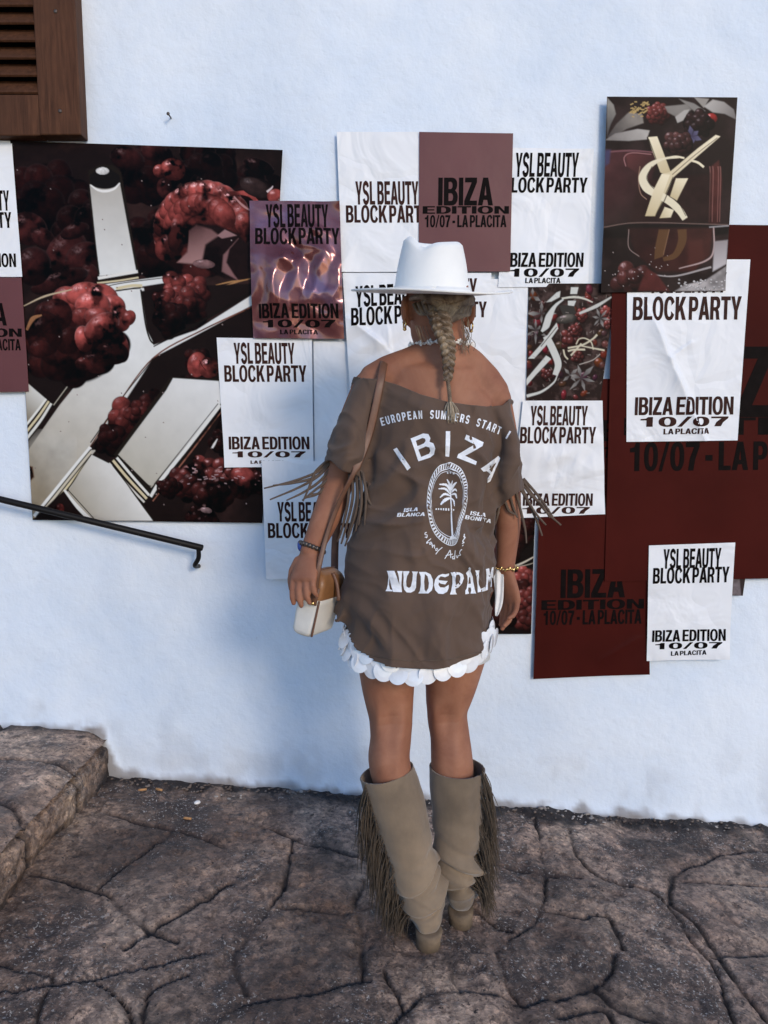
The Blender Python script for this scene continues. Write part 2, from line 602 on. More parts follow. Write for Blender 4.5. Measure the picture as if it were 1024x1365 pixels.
T_, H_ = 20, 16
GL = {
    'I': (22, [[(1, 0), (21, 0), (21, 100), (1, 100)]]),
    'L': (54, [[(2, 0), (53, 0), (53, 16), (23, 16), (23, 100), (2, 100)]]),
    'E': (58, [[(2, 0), (57, 0), (57, 16), (23, 16), (23, 43), (53, 43), (53, 59), (23, 59), (23, 84), (56, 84), (56, 100), (2, 100)]]),
    'T': (60, [[(20, 0), (41, 0), (41, 83), (60, 83), (60, 100), (0, 100), (0, 83), (20, 83)]]),
    'Z': (60, [[(1, 0), (59, 0), (59, 17), (26, 17), (58, 83), (58, 100), (4, 100), (4, 83), (34, 83), (1, 16)]]),
    'N': (68, [[(2, 0), (22, 0), (22, 65), (45, 0), (66, 0), (66, 100), (46, 100), (46, 36), (24, 100), (2, 100)]]),
    'Y': (66, [[(22, 0), (43, 0), (43, 38), (66, 100), (44, 100), (33, 58), (22, 100), (0, 100), (22, 38)]]),
    'A': (68, [[(0, 0), (21, 0), (26, 20), (43, 20), (48, 0), (69, 0), (46, 100), (23, 100)], [(30, 36), (39, 36), (34.5, 73)]]),
    'K': (66, [[(2, 0), (23, 0), (23, 30), (31, 41), (46, 0), (69, 0), (45, 58), (67, 100), (43, 100), (23, 59), (23, 100), (2, 100)]]),
    'M': (80, [[(2, 0), (20, 0), (20, 68), (32, 0), (48, 0), (60, 68), (60, 0), (78, 0), (78, 100), (53, 100), (40, 34), (27, 100), (2, 100)]]),
    'H': (66, [[(2, 0), (22, 0), (22, 42), (44, 42), (44, 0), (64, 0), (64, 100), (44, 100), (44, 59), (22, 59), (22, 100), (2, 100)]]),
    'O': (70, [arc(35, 50, 34, 52, 0, 353, 36, 2.3), arc(35, 50, 14, 36, 0, 350, 26, 2.3)]),
    '0': (60, [arc(30, 50, 29, 51, 0, 353, 36, 2.4), arc(30, 50, 10, 35, 0, 350, 26, 2.3)]),
    'D': (66, [[(2, 0), (30, 0)] + arc(30, 50, 35, 50, -90, 90, 20, 2.4)[1:-1] + [(30, 100), (2, 100)],
               [(23, 16), (28, 16)] + arc(28, 50, 16, 34, -90, 90, 16, 2.4)[1:-1] + [(28, 84), (23, 84)]]),
    'P': (62, [[(2, 0), (23, 0), (23, 36), (34, 36)] + arc(34, 68, 27, 32, -90, 90, 16, 2.3)[1:-1] + [(34, 100), (2, 100)],
               [(23, 52), (32, 52)] + arc(32, 68, 9.5, 16, -90, 90, 10, 2.2)[1:-1] + [(32, 84), (23, 84)]]),
    'R': (66, [[(2, 0), (23, 0), (23, 38), (32, 38), (38, 30), (41, 0), (64, 0), (60, 10), (57, 35), (50, 45)] + arc(38, 70, 26, 30, -40, 90, 14, 2.3)[1:-1] + [(36, 100), (2, 100)],
               [(23, 54), (34, 54)] + arc(34, 69, 9.5, 15, -90, 90, 10, 2.2)[1:-1] + [(34, 84), (23, 84)]]),
    'B': (66, [[(2, 0), (36, 0)] + arc(36, 29, 29, 29, -90, 60, 14, 2.3)[1:] + arc(36, 75, 26, 25, -50, 90, 14, 2.3) + [(34, 100), (2, 100)],
               [(23, 16), (34, 16)] + arc(34, 30, 10, 14, -90, 90, 10, 2.2)[1:-1] + [(34, 44), (23, 44)],
               [(23, 59), (33, 59)] + arc(33, 72, 8, 12.5, -90, 90, 10, 2.2)[1:-1] + [(33, 85), (23, 85)]]),
    'U': (66, [[(1, 100), (1, 34)] + arc(33, 34, 32, 36, 180, 360, 20, 2.3)[1:-1] + [(65, 34), (65, 100), (44, 100), (44, 34)] + arc(33, 34, 11, 19, 360, 180, 14, 2.2)[1:-1] + [(22, 34), (22, 100)]]),
    'C': (68, [arc(35, 50, 34, 52, 28, 332, 30, 2.3) + [(45, 38)] + arc(35, 50, 14, 36, 325, 35, 22, 2.3) + [(46, 62)]]),
    'S': (64, [stroke(arc(32, 72.5, 20.5, 20.5, 8, 255, 18) + [(38, 50)] + arc(32, 28, 21.5, 20.5, 68, -172, 18), 9.6)]),
    '1': (60, [[(24, 0), (45, 0), (45, 100), (29, 100), (22, 84), (4, 80), (4, 66), (24, 66)]]),
    '7': (60, [[(13, 0), (35, 0), (42, 40), (59, 84), (59, 100), (2, 100), (2, 82), (36, 82), (20, 44)]]),
    '/': (44, [[(0, -2), (14, -2), (44, 102), (30, 102)]]),
    '-': (40, [[(5, 34), (35, 34), (35, 54), (5, 54)]]),
}
GL_T = {}


def glyph(ch):
    if ch not in GL_T:
        w, loops = GL[ch]
        polys = [[Vector((x, y, 0)) for x, y in lp] for lp in loops]
        flat = [(p.x, p.y) for lp in polys for p in lp]
        GL_T[ch] = (w, flat, tessellate_polygon(polys))
    return GL_T[ch]


def word(text, track=3, space=16):
    """-> verts (n,2) scaled to the unit box, tris"""
    V, T, x = [], [], 0.0
    for ch in text:
        if ch == ' ':
            x += space
            continue
        w, fv, ft = glyph(ch)
        k = len(V)
        V += [(x + a, b) for a, b in fv]
        T += [tuple(i + k for i in t) for t in ft]
        x += w + track
    V = np.array(V, float)
    V[:, 0] /= (x - track)
    V[:, 1] /= 100.0
    return V, T


def poly_tris(loops):
    polys = [[Vector((x, y, 0)) for x, y in lp] for lp in loops]
    return [(p.x, p.y) for lp in polys for p in lp], tessellate_polygon(polys)


def cut_grid(V, T, step):
    """split the flat triangles along a square grid so that they can follow a bent surface"""
    bm = bmesh.new()
    vs = [bm.verts.new((p[0], p[1], 0)) for p in V]
    for t in T:
        try:
            bm.faces.new([vs[i] for i in t])
        except ValueError:
            pass
    V = np.asarray(V, float)
    for ax in (0, 1):
        a, b = V[:, ax].min(), V[:, ax].max()
        k = math.ceil(a / step)
        while k * step < b:
            co, no = [0, 0, 0], [0, 0, 0]
            co[ax], no[ax] = k * step, 1
            bmesh.ops.bisect_plane(bm, geom=bm.verts[:] + bm.edges[:] + bm.faces[:], plane_co=co, plane_no=no, dist=1e-5)
            k += 1
    bm.verts.index_update()
    V2 = np.array([(v.co.x, v.co.y) for v in bm.verts])
    F2 = [[v.index for v in f.verts] for f in bm.faces]
    bm.free()
    return V2, F2


# ------------------------------------------------------------------ ground and steps
JOINTS = [
    [(230, 1105), (190, 1135), (160, 1155), (130, 1180)], [(40, 1163), (105, 1177), (137, 1190), (175, 1222), (200, 1237), (237, 1255)],
    [(310, 1172), (250, 1210), (200, 1240), (165, 1262)], [(392, 1115), (382, 1170), (360, 1205), (330, 1250), (312, 1268)],
    [(370, 1205), (425, 1211), (470, 1212), (520, 1204)], [(140, 1080), (178, 1092), (230, 1102), (300, 1125)],
    [(350, 1100), (392, 1115), (450, 1132), (490, 1140)], [(-30, 1325), (0, 1317), (70, 1310), (150, 1295), (220, 1280), (270, 1267)],
    [(-30, 1270), (0, 1282), (30, 1292), (70, 1295), (70, 1310)], [(62, 1320), (45, 1365), (30, 1400)], [(132, 1307), (172, 1355), (185, 1400)],
    [(290, 1357), (325, 1337), (390, 1327), (450, 1312), (495, 1306)], [(250, 1300), (215, 1310), (195, 1330), (190, 1380)],
    [(315, 1265), (320, 1300), (327, 1325)], [(475, 1215), (482, 1250), (485, 1305)], [(487, 1170), (470, 1212)],
    [(714, 1090), (724, 1140), (729, 1180), (722, 1215), (702, 1237), (677, 1250)], [(640, 1146), (712, 1162), (775, 1168)],
    [(727, 1212), (772, 1220), (807, 1220), (822, 1240), (827, 1257)],
    [(807, 1172), (862, 1185), (892, 1205), (922, 1250), (952, 1280), (962, 1310), (980, 1365), (985, 1400)],
    [(897, 1205), (932, 1235), (967, 1280), (992, 1320), (1022, 1355), (1060, 1390)], [(897, 1165), (894, 1202)],
    [(912, 1172), (962, 1176), (1024, 1180), (1100, 1190)], [(952, 1270), (1024, 1269), (1100, 1275)], [(662, 1265), (674, 1305), (697, 1337)],
    [(520, 1365), (542, 1345), (567, 1322), (612, 1316), (657, 1322), (697, 1337), (732, 1330), (792, 1315), (817, 1295), (820, 1265)],
    [(792, 1320), (832, 1345), (882, 1362), (920, 1400)], [(747, 1357), (777, 1345), (812, 1345), (830, 1400)],
    [(632, 1207), (657, 1230), (682, 1240)], [(512, 1290), (542, 1350)], [(807, 1172), (770, 1140), (760, 1105)], [(560, 1150), (640, 1146)],
    [(1100, 1140), (980, 1135), (897, 1165)],
]
# outside the frame the joints go on
EXTRA = []
for k in range(46):
    cx, cy = random.uniform(-2.6, 2.6), random.uniform(-3.4, -0.3)
    if abs(cx) < 1.15 and cy > -1.95:
        continue
    a = random.uniform(0, math.pi)
    pts = []
    for j in range(5):
        pts.append((cx, cy))
        a += random.uniform(-0.4, 0.4)
        cx += 0.14 * math.cos(a)
        cy += 0.14 * math.sin(a)
    EXTRA.append(pts)


def axis(a, b, fine, lo, hi, coarse):
    mid = np.arange(a, b + fine / 2, fine)
    left = np.concatenate([[lo], np.linspace(lo, a, coarse)[1:-1]]) if lo < a else np.array([])
    right = np.concatenate([np.linspace(b, hi, coarse)[1:-1], [hi]]) if hi > b else np.array([])
    return np.concatenate([left, mid, right])


gx = axis(-1.5, 1.5, 0.0065, -14, 14, 30)
gy = axis(-2.15, 0.06, 0.0065, -26, 0.06, 30)
GX, GY = np.meshgrid(gx, gy)


def seg_field(X, Y, lines, wid):
    """max over line segments of a soft groove profile; the line wavers with the noise"""
    out = np.zeros_like(X)
    wx = X + (fbm(X * 14, Y * 14, 5, 3) - 0.5) * 0.020
    wy = Y + (fbm(X * 14, Y * 14, 9, 3) - 0.5) * 0.020
    for ln, w in lines:
        for (ax, ay), (bx, by) in zip(ln[:-1], ln[1:]):
            x0, x1, y0, y1 = min(ax, bx) - 0.06, max(ax, bx) + 0.06, min(ay, by) - 0.06, max(ay, by) + 0.06
            mk = (X > x0) & (X < x1) & (Y > y0) & (Y < y1)
            if not mk.any():
                continue
            px_, py_ = wx[mk], wy[mk]
            dx, dy = bx - ax, by - ay
            t = np.clip(((px_ - ax) * dx + (py_ - ay) * dy) / (dx * dx + dy * dy + 1e-9), 0, 1)
            d = np.hypot(px_ - ax - t * dx, py_ - ay - t * dy)
            out[mk] = np.maximum(out[mk], 1 - sstep(0.25, 1.0, d / (wid * w)))
    return out


lines = []
for ln in JOINTS:
    p = np.array(ln, float)
    xs, ys = ground_px_np(p[:, 0], p[:, 1])
    cm = catmull([(x, y, 0) for x, y in zip(xs, ys)], 4)
    lines.append(([(q.x, q.y) for q in cm], random.uniform(0.7, 1.3)))
for ln in EXTRA:
    lines.append((ln, random.uniform(0.8, 1.2)))
J = seg_field(GX, GY, lines, 0.0082)
near = np.exp(-((GX / 2.2) ** 2) - (((GY + 1.0) / 1.8) ** 2))
relief = (fbm(GX * 2.5, GY * 2.5, 1, 3) - 0.5) * 0.020 + (fbm(GX * 11, GY * 11, 2, 4) - 0.5) * 0.009 - 0.006 * sstep(0.5, 0.62, fbm(GX * 17, GY * 17, 19, 5)) + (fbm(GX * 45, GY * 45, 3, 3) - 0.5) * 0.006
edge_soft = seg_field(GX, GY, lines, 0.045)
broken = sstep(0.30, 0.55, fbm(GX * 9, GY * 9, 12, 3))
GZ = gz(GX) + relief - 0.013 * J * (0.35 + 0.65 * broken) - 0.0035 * edge_soft
wall_strip = sstep(-0.17, -0.02, GY + (fbm(GX * 7, GY * 7, 21, 4) - 0.5) * 0.20)
GZ = GZ + wall_strip * (fbm(GX * 30, GY * 30, 33, 3) - 0.35) * 0.016
spots = sstep(0.62, 0.72, fbm(GX * 6, GY * 6, 41, 5)) * 0.55
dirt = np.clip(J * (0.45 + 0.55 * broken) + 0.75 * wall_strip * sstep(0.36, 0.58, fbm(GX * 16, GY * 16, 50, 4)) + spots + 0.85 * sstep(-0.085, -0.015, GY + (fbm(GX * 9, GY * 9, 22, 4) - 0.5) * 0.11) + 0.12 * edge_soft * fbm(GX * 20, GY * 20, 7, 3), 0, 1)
ground = grid_mesh('ground', np.stack([GX, GY, GZ], -1)[::-1], M['paving'], None, {'dirt': dirt[::-1]})
tag(ground, kind='structure')

# stone step at the left: its right-hand face runs from the wall towards the camera
sx0, sy0 = ground_px_np(np.array([138.0]), np.array([1040.0]))
sx1, sy1 = ground_px_np(np.array([0.0]), np.array([1207.0]))
A0, A1 = Vector((sx0[0], sy0[0])), Vector((sx1[0], sy1[0]))
dirs = (A1 - A0).normalized()
nrm = Vector((-dirs.y, dirs.x))
if nrm.x < 0:
    nrm = -nrm                                # points to the street
P_w = A0 - dirs * (A0.y - 0.05) / dirs.y
H_top = at(125, 978, -0.02).z
LEN = 3.2
nu, nv = 330, 150
us = np.linspace(0, LEN, nu)
prof = []
for k in range(60):                           # riser
    prof.append((0.0, k / 59.0))
for k in range(1, 91):                        # tread, away from the street
    prof.append((-1.2 * (k / 90.0) ** 1.3, 1.0))
prof = np.array(prof)
UU, VV = np.meshgrid(us, np.arange(len(prof)))
off = prof[:, 0][:, None] + 0 * UU
hh = prof[:, 1][:, None] + 0 * UU
bx = P_w.x + dirs.x * UU + nrm.x * off
by = P_w.y + dirs.y * UU + nrm.y * off
z0 = gz(bx)
H = H_top - gz(A0.x)
round_ = np.exp(-((off / 0.035) ** 2)) * sstep(0.55, 1.0, hh)
stepj = np.zeros_like(UU)
for uj, slant in ((0.30, -0.1), (0.62, 0.15), (1.02, 0.1), (1.5, -0.1), (2.0, 0.1), (2.5, 0)):
    d = np.abs(UU - uj - slant * off * 2 - 0.05 * np.sin(off * 9) + (fbm(UU * 12, off * 12 + hh, 61, 3) - 0.5) * 0.05)
    stepj = np.maximum(stepj, 1 - sstep(0.003, 0.016, d))
d = np.abs(off + 0.34 + 0.05 * np.sin(UU * 5) + (fbm(UU * 12, off * 12, 63, 3) - 0.5) * 0.05)
stepj = np.maximum(stepj, (1 - sstep(0.003, 0.016, d)) * (hh > 0.99))
rel = (fbm(UU * 6, off * 6 + hh * 3, 65, 4) - 0.5)
rel2 = (fbm(UU * 30, off * 30 + hh * 5, 67, 4) - 0.5)
push = -0.035 * round_ + 0.03 * rel + 0.012 * rel2 - 0.014 * stepj
bx2, by2 = bx + nrm.x * push * (hh < 0.999), by + nrm.y * push * (hh < 0.999)
hz = z0 * (1 - hh) + (z0 * 0 + gz(P_w.x) * 0.35 + z0 * 0.65 + H) * hh - 0.03 * hh * 0
hz = hz - 0.05 * (1 - hh) * (hh < 0.02) + (hh > 0.5) * (-0.026 * round_ + 0.022 * rel + 0.010 * rel2 - 0.014 * stepj)
sd = np.clip(stepj + (1 - sstep(0.0, 0.22, hh)) * 0.6 + sstep(-0.10, 0.0, by + (rel + rel2) * 0.1) * 0.8 + sstep(0.1, 0.25, rel2) * 0.4, 0, 1)
step = grid_mesh('stone_step', np.stack([bx2, by2, hz], -1), M['paving'], None, {'dirt': sd})
tag(step, 'rounded grey stone step rising beside the white wall at the left', 'step')

# ------------------------------------------------------------------ wall
wx_ = axis(-1.9, 1.9, 0.012, -9, 9, 20)
wz_ = axis(-0.3, 2.7, 0.012, -1.2, 5.5, 12)
WX, WZ = np.meshgrid(wx_, wz_)
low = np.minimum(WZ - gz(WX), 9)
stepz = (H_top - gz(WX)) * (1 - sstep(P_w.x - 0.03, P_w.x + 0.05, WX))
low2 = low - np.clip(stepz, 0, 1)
dep = 0.002 + 0.010 * fbm(WX * 1.8, WZ * 1.8, 71, 3) + 0.004 * fbm(WX * 9, WZ * 9, 72, 3)
flare = np.exp(-np.clip(low2, 0, 9) / 0.02) * 0.016
WYy = dep - flare - 0.002
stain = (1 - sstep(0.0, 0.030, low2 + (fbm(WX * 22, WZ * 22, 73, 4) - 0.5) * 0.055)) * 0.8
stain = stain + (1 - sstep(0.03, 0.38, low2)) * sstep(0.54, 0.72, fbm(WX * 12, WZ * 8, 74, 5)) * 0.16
stain = stain + 0.05 * sstep(0.5, 0.8, fbm(WX * 2.5, WZ * 1.2, 75, 4))
P = np.stack([WX, WYy, WZ], -1)
wall = grid_mesh('wall', P[::-1], M['wall'], None, {'stain': np.clip(stain, 0, 1)[::-1]})
tag(wall, 'whitewashed plaster wall the posters are pasted on', 'wall')
wb = MB().box((-9, 0.03, -1.2), (9, 0.35, 5.5)).build('wall_core', M['wall'], wall, False)

# ------------------------------------------------------------------ printed pictures
class Art:
    """a print: colours on a grid of pixels of the photograph, painted like a picture and kept as the sheet's own print"""
    def __init__(s, X, Y, bg):
        s.X, s.Y = X, Y
        s.C = np.zeros(X.shape + (3,)) + np.array(bg)
        s.R = np.random.default_rng(3)

    def _box(s, x0, y0, x1, y1):
        return (s.X > x0) & (s.X < x1) & (s.Y > y0) & (s.Y < y1)

    def put(s, mk, alpha, col):
        a = alpha[..., None]
        s.C[mk] = s.C[mk] * (1 - a) + np.asarray(col) * a

    def poly(s, pts, col, col2=None, soft=0.7, grad=None, alpha=1.0, nz=0.0):
        p = np.array(pts, float)
        mk = s._box(p[:, 0].min() - 3, p[:, 1].min() - 3, p[:, 0].max() + 3, p[:, 1].max() + 3)
        if not mk.any():
            return
        x, y = s.X[mk], s.Y[mk]
        ins = np.zeros(x.shape, bool)
        dist = np.full(x.shape, 1e9)
        for (ax, ay), (bx_, by_) in zip(p, np.roll(p, -1, 0)):
            cr = ((ay > y) != (by_ > y)) & (x < (bx_ - ax) * (y - ay) / (by_ - ay + 1e-12) + ax)
            ins ^= cr
            dx, dy = bx_ - ax, by_ - ay
            t = np.clip(((x - ax) * dx + (y - ay) * dy) / (dx * dx + dy * dy + 1e-9), 0, 1)
            dist = np.minimum(dist, np.hypot(x - ax - t * dx, y - ay - t * dy))
        sd_ = np.where(ins, dist, -dist)
        a = sstep(-soft, soft, sd_) * alpha
        colr = np.zeros(x.shape + (3,)) + np.array(col)
        if col2 is not None:
            (gx0, gy0), (gx1, gy1) = grad
            t = np.clip(((x - gx0) * (gx1 - gx0) + (y - gy0) * (gy1 - gy0)) / ((gx1 - gx0) ** 2 + (gy1 - gy0) ** 2), 0, 1)[..., None]
            colr = colr * (1 - t) + np.array(col2) * t
        if nz:
            colr = colr * (1 + nz * (fbm(x / 14, y / 14, 90, 3) - 0.5))[..., None]
        s.put(mk, a, colr)

    def line(s, pts, w, col, alpha=1.0, smooth=True):
        pp = [(p[0], p[1], 0) for p in pts]
        cm = catmull(pp, 6) if smooth and len(pp) > 2 else [Vector(p) for p in pp]
        wl = lerp_list(w, len(cm)) if isinstance(w, list) else [w] * len(cm)
        s.poly(stroke([(v.x, v.y) for v in cm], [q / 2 for q in wl]), col, alpha=alpha, soft=0.6)

    def blob(s, cx, cy, rx, ry, ang, col, amb=0.25, spec=0.5, rim=0.0, lx=-0.45, ly=-0.65, soft=0.08):
        r = max(rx, ry) + 2
        mk = s._box(cx - r, cy - r, cx + r, cy + r)
        if not mk.any():
            return
        a = math.radians(ang)
        x, y = s.X[mk] - cx, s.Y[mk] - cy
        u, v = (x * math.cos(a) + y * math.sin(a)) / rx, (-x * math.sin(a) + y * math.cos(a)) / ry
        q = u * u + v * v
        al = 1 - sstep(1 - soft, 1 + soft, q)
        nz_ = np.sqrt(np.clip(1 - q, 0, 1))
        nx, ny = u * math.cos(a) - v * math.sin(a), u * math.sin(a) + v * math.cos(a)
        lz = math.sqrt(max(0.05, 1 - lx * lx - ly * ly))
        df = np.clip(nx * lx + ny * ly + nz_ * lz, 0, 1)
        sp = np.clip(nx * lx * 0.92 + ny * ly * 0.92 + nz_ * (lz + 0.12), 0, 1.0) ** 34 * np.clip(1.6 * fbm((x + cx) / 3.0, (y + cy) / 3.0, 11, 2) - 0.35, 0, 1)
        nv = 0.45 + 1.1 * fbm((x + cx) / (0.30 * r + 2), (y + cy) / (0.30 * r + 2), int(cx * 7 + cy) % 97, 4)
        cc = np.array(col) * ((amb + (1 - amb) * df) * (0.35 + 0.65 * np.sqrt(nz_)) * nv)[..., None] + np.array((0.75, 0.62, 0.62)) * (spec * np.clip(sp, 0, 1))[..., None]
        if spec:
            hl = np.exp(-((nx + 0.34) / 0.20) ** 2 - ((ny + 0.50) / 0.10) ** 2) * (fbm((x + cx) / 2.2, (y + cy) / 2.2, 13, 2) > 0.42)
            cc = cc + np.array((0.62, 0.48, 0.50)) * (min(1, 1.3 * spec) * hl)[..., None]
        if rim:
            cc = cc + np.array((0.5, 0.36, 0.36)) * (rim * np.clip(q, 0, 1) ** 6 * (ny < 0.1))[..., None]
        s.put(mk, al, cc)

    def berry(s, cx, cy, R, col, n=26, dr=0.30, squash=1.0, spec=0.5, amb=0.22, hole=None, seed=1, lx=-0.45, ly=-0.65):
        rg = np.random.default_rng(seed)
        s.blob(cx, cy, R, R * squash, 0, tuple(c_ * 0.25 for c_ in col), amb, 0.0)
        pts = []
        for k in range(n):
            r = math.sqrt((k + 0.5) / n)
            th = k * 2.399963 + seed
            pts.append((r, th))
        for r, th in sorted(pts, key=lambda q: -q[0]):
            x, y = cx + math.cos(th) * r * R * 0.92, cy + math.sin(th) * r * R * 0.92 * squash
            lit = max(0.10, 0.62 + 0.55 * (math.cos(th) * lx + math.sin(th) * ly) * r) * rg.uniform(0.75, 1.15)
            d_ = R * dr * rg.uniform(0.85, 1.15)
            s.blob(x, y, d_, d_ * rg.uniform(0.82, 1.0), rg.uniform(0, 180), tuple(c_ * lit for c_ in col), amb, spec * lit, rim=0.05 * lit, soft=0.14)


RED = (0.54, 0.125, 0.108)
DKRED = (0.115, 0.030, 0.028)
DARK = (0.016, 0.0085, 0.0075)
STEEL = (0.62, 0.61, 0.57)
STEEL2 = (0.24, 0.20, 0.145)
GOLD = (0.62, 0.54, 0.36)
EDGE = (0.020, 0.014, 0.010)


def paint_logo_berries(A):
    X, Y = A.X, A.Y
    A.C += (np.array((0.030, 0.014, 0.012)) * sstep(0.45, 0.75, fbm(X / 60, Y / 60, 3, 4))[..., None])
    # dim berries in the back
    for (x, y, r, c, sd) in ((62, 262, 44, 0.16, 1), (200, 232, 40, 0.18, 2), (330, 270, 46, 0.15, 3), (120, 300, 40, 0.10, 4), (280, 225, 36, 0.1, 5), (205, 330, 40, 0.2, 6), (300, 520, 60, 0.10, 7), (260, 470, 40, 0.12, 8)):
        A.berry(x, y, r, tuple(v * c * 0.42 for v in RED), 11, 0.44, spec=0.02, amb=0.5, seed=sd)
    for (x, y, rx, ry, a, k) in ((38, 305, 26, 22, 20, 1.2), (58, 318, 18, 13, 40, 1.0), (88, 340, 26, 36, 30, 1.0), (112, 345, 22, 26, 60, 0.9), (122, 372, 13, 22, -15, 0.8),
                                 (80, 375, 40, 14, -18, 0.8), (45, 355, 24, 26, 0, 0.6), (100, 308, 20, 10, -20, 0.6), (205, 200, 17, 14, 0, 0.9), (170, 212, 24, 16, 20, 0.7), (345, 222, 22, 10, 20, 0.6)):
        A.blob(x, y, rx, ry, a, tuple(v * k * 0.75 for v in DKRED), 0.25, 0.08, rim=0.05)
    # top single drupelets
    A.blob(222, 250, 13, 15, 0, DKRED, 0.3, 0.1)
    A.blob(213, 228, 9, 9, 0, tuple(v * 0.8 for v in RED), 0.3, 0.6)
    A.blob(231, 226, 17, 15, 20, RED, 0.45, 0.5)
    # the cut berry in front
    A.blob(268, 310, 62, 60, 0, tuple(v * 0.35 for v in RED), 0.4, 0.0)
    for k in range(17):
        th = math.radians(150 + k * 12.5)
        lit = 0.55 + 0.45 * math.sin((k + 1) / 18 * math.pi)
        A.blob(272 + 55 * math.cos(th), 308 + 55 * math.sin(th), 13, 16, k * 12.5 - 30, tuple(v * lit for v in RED), 0.3, 0.55 * lit, rim=0.25)
    for k in range(12):
        th = math.radians(165 + k * 15)
        A.blob(268 + 36 * math.cos(th), 306 + 34 * math.sin(th), 15, 19, k * 15, tuple(v * (0.75 - 0.03 * abs(k - 5)) for v in RED), 0.4, 0.12)
    A.blob(226, 328, 17, 22, 40, tuple(v * 0.6 for v in RED), 0.3, 0.2)
    A.blob(235, 310, 10, 26, 10, tuple(v * 0.7 for v in RED), 0.35, 0.2)
    A.poly([(250, 305), (262, 297), (290, 300), (318, 312), (334, 330), (332, 372), (300, 372), (262, 350), (240, 352), (252, 335)], (0.018, 0.008, 0.008), soft=2.5)
    A.poly([(252, 308), (262, 300), (282, 306), (292, 314), (274, 326), (270, 345), (262, 352), (236, 350), (250, 336)], (0.12, 0.055, 0.055), (0.34, 0.20, 0.19), 2.0, ((255, 300), (268, 345)))
    A.poly([(290, 314), (300, 306), (316, 314), (306, 316), (296, 318)], (0.30, 0.18, 0.18), soft=1.0)
    A.poly([(318, 318), (306, 332), (302, 350), (312, 366), (318, 374), (296, 362), (298, 340)], (0.24, 0.13, 0.13), soft=1.6)
    A.blob(272, 352, 15, 6, 4, (0.30, 0.17, 0.17), 0.5, 0.2)
    A.line([(312, 262), (325, 275), (340, 284)], [2, 3, 1], (0.45, 0.25, 0.24))
    A.line([(306, 258), (330, 258), (344, 270)], [3, 7, 4], tuple(v * 0.8 for v in RED))
    A.blob(340, 250, 22, 12, 25, (0.05, 0.028, 0.026), 0.5, 0.1)
    A.blob(368, 262, 12, 10, 10, tuple(v * 0.7 for v in RED), 0.4, 0.3)
    A.line([(356, 256), (362, 251), (364, 248)], [3, 2, 1], (0.6, 0.5, 0.5))
    # thread-like golden strokes
    for (a, b) in (((288, 380), (330, 373)), ((292, 384), (336, 371)), ((316, 392), (338, 380)), ((316, 398), (340, 388))):
        A.line([a, ((a[0] + b[0]) / 2, (a[1] + b[1]) / 2 - 1), b], [1, 2.2, 1], (0.40, 0.22, 0.10))

    def bar(pts, grad, c0=STEEL, c1=STEEL2):
        A.poly([(x, y) for x, y in pts], c0, c1, 0.8, grad, nz=0.10)
    # --- the long upright with a round top
    A.poly([(118, 228), (132, 220), (150, 220), (162, 230), (186, 366), (132, 376)], EDGE, soft=1.2)
    bar([(120, 246), (160, 244), (182, 362), (133, 368)], ((150, 240), (150, 368)), (0.44, 0.41, 0.37), (0.70, 0.70, 0.68))
    A.poly(arc(140, 242, 20, 10, 0, 180, 14) + [(120, 234), (130, 226), (148, 226), (160, 234)], (0.012, 0.009, 0.008), soft=1.0)
    A.line([(121, 247), (130, 253), (140, 255), (152, 252), (160, 244)], [1.5, 3, 3.5, 3, 1.5], (0.75, 0.73, 0.70))
    A.blob(137, 228, 9, 5, 0, (0.72, 0.70, 0.68), 0.7, 0.3)
    A.line([(118, 250), (124, 300), (133, 366)], 1.2, EDGE)
    A.line([(162, 246), (172, 300), (184, 360)], 2.0, EDGE)
    A.line([(131, 371), (160, 366), (184, 362)], 4.0, (0.72, 0.70, 0.66))
    A.line([(130, 375), (160, 371), (185, 367)], 1.6, EDGE)
    A.line([(130, 377.5), (160, 374), (185, 370)], 2.2, GOLD)
    # --- horizontal connecting bar and the left arm of the Y
    A.poly([(126, 388), (140, 379), (222, 368), (228, 376), (176, 384), (192, 384), (205, 460), (262, 440), (338, 392), (338, 408), (202, 478), (210, 500), (120, 610), (60, 692), (44, 690), (38, 600), (80, 540), (120, 490), (170, 470), (150, 400)],
           (0.70, 0.70, 0.68), (0.36, 0.31, 0.23), 0.8, ((170, 470), (50, 650)), nz=0.12)
    A.poly([(36, 590), (60, 575), (100, 590), (96, 640), (44, 690), (38, 640)], STEEL2, STEEL, 14, ((40, 640), (110, 580)), alpha=0.75, nz=0.35)
    A.line([(128, 386), (160, 378), (222, 370)], 1.2, EDGE)
    A.line([(155, 385), (175, 381), (190, 381)], 4, GOLD)
    A.line([(154, 388), (175, 385), (188, 384)], 2, EDGE)
    A.poly([(188, 388), (236, 382), (338, 378), (338, 392), (262, 434), (205, 458), (196, 440)], DARK, soft=1.2)
    A.line([(188, 386), (194, 430), (200, 452), (206, 459)], 2.2, EDGE)
    for (x, y, r, k, sd) in ((240, 385, 21, 0.95, 21), (262, 392, 18, 0.5, 22), (222, 402, 17, 0.55, 23), (252, 410, 22, 0.35, 24), (228, 425, 22, 0.12, 25)):
        A.berry(x, y, r, tuple(v * k for v in RED), 8, 0.5, spec=0.35 * k, seed=sd)
    A.line([(205, 462), (262, 432), (300, 410), (338, 388)], [1.5, 3, 3, 2], (0.012, 0.008, 0.006))
    # dark channel right of the Y arm
    A.poly([(204, 478), (338, 406), (338, 470), (292, 452), (292, 560), (238, 694), (170, 694), (200, 640), (156, 598), (122, 600), (120, 596), (170, 530)], DARK, soft=1.0)
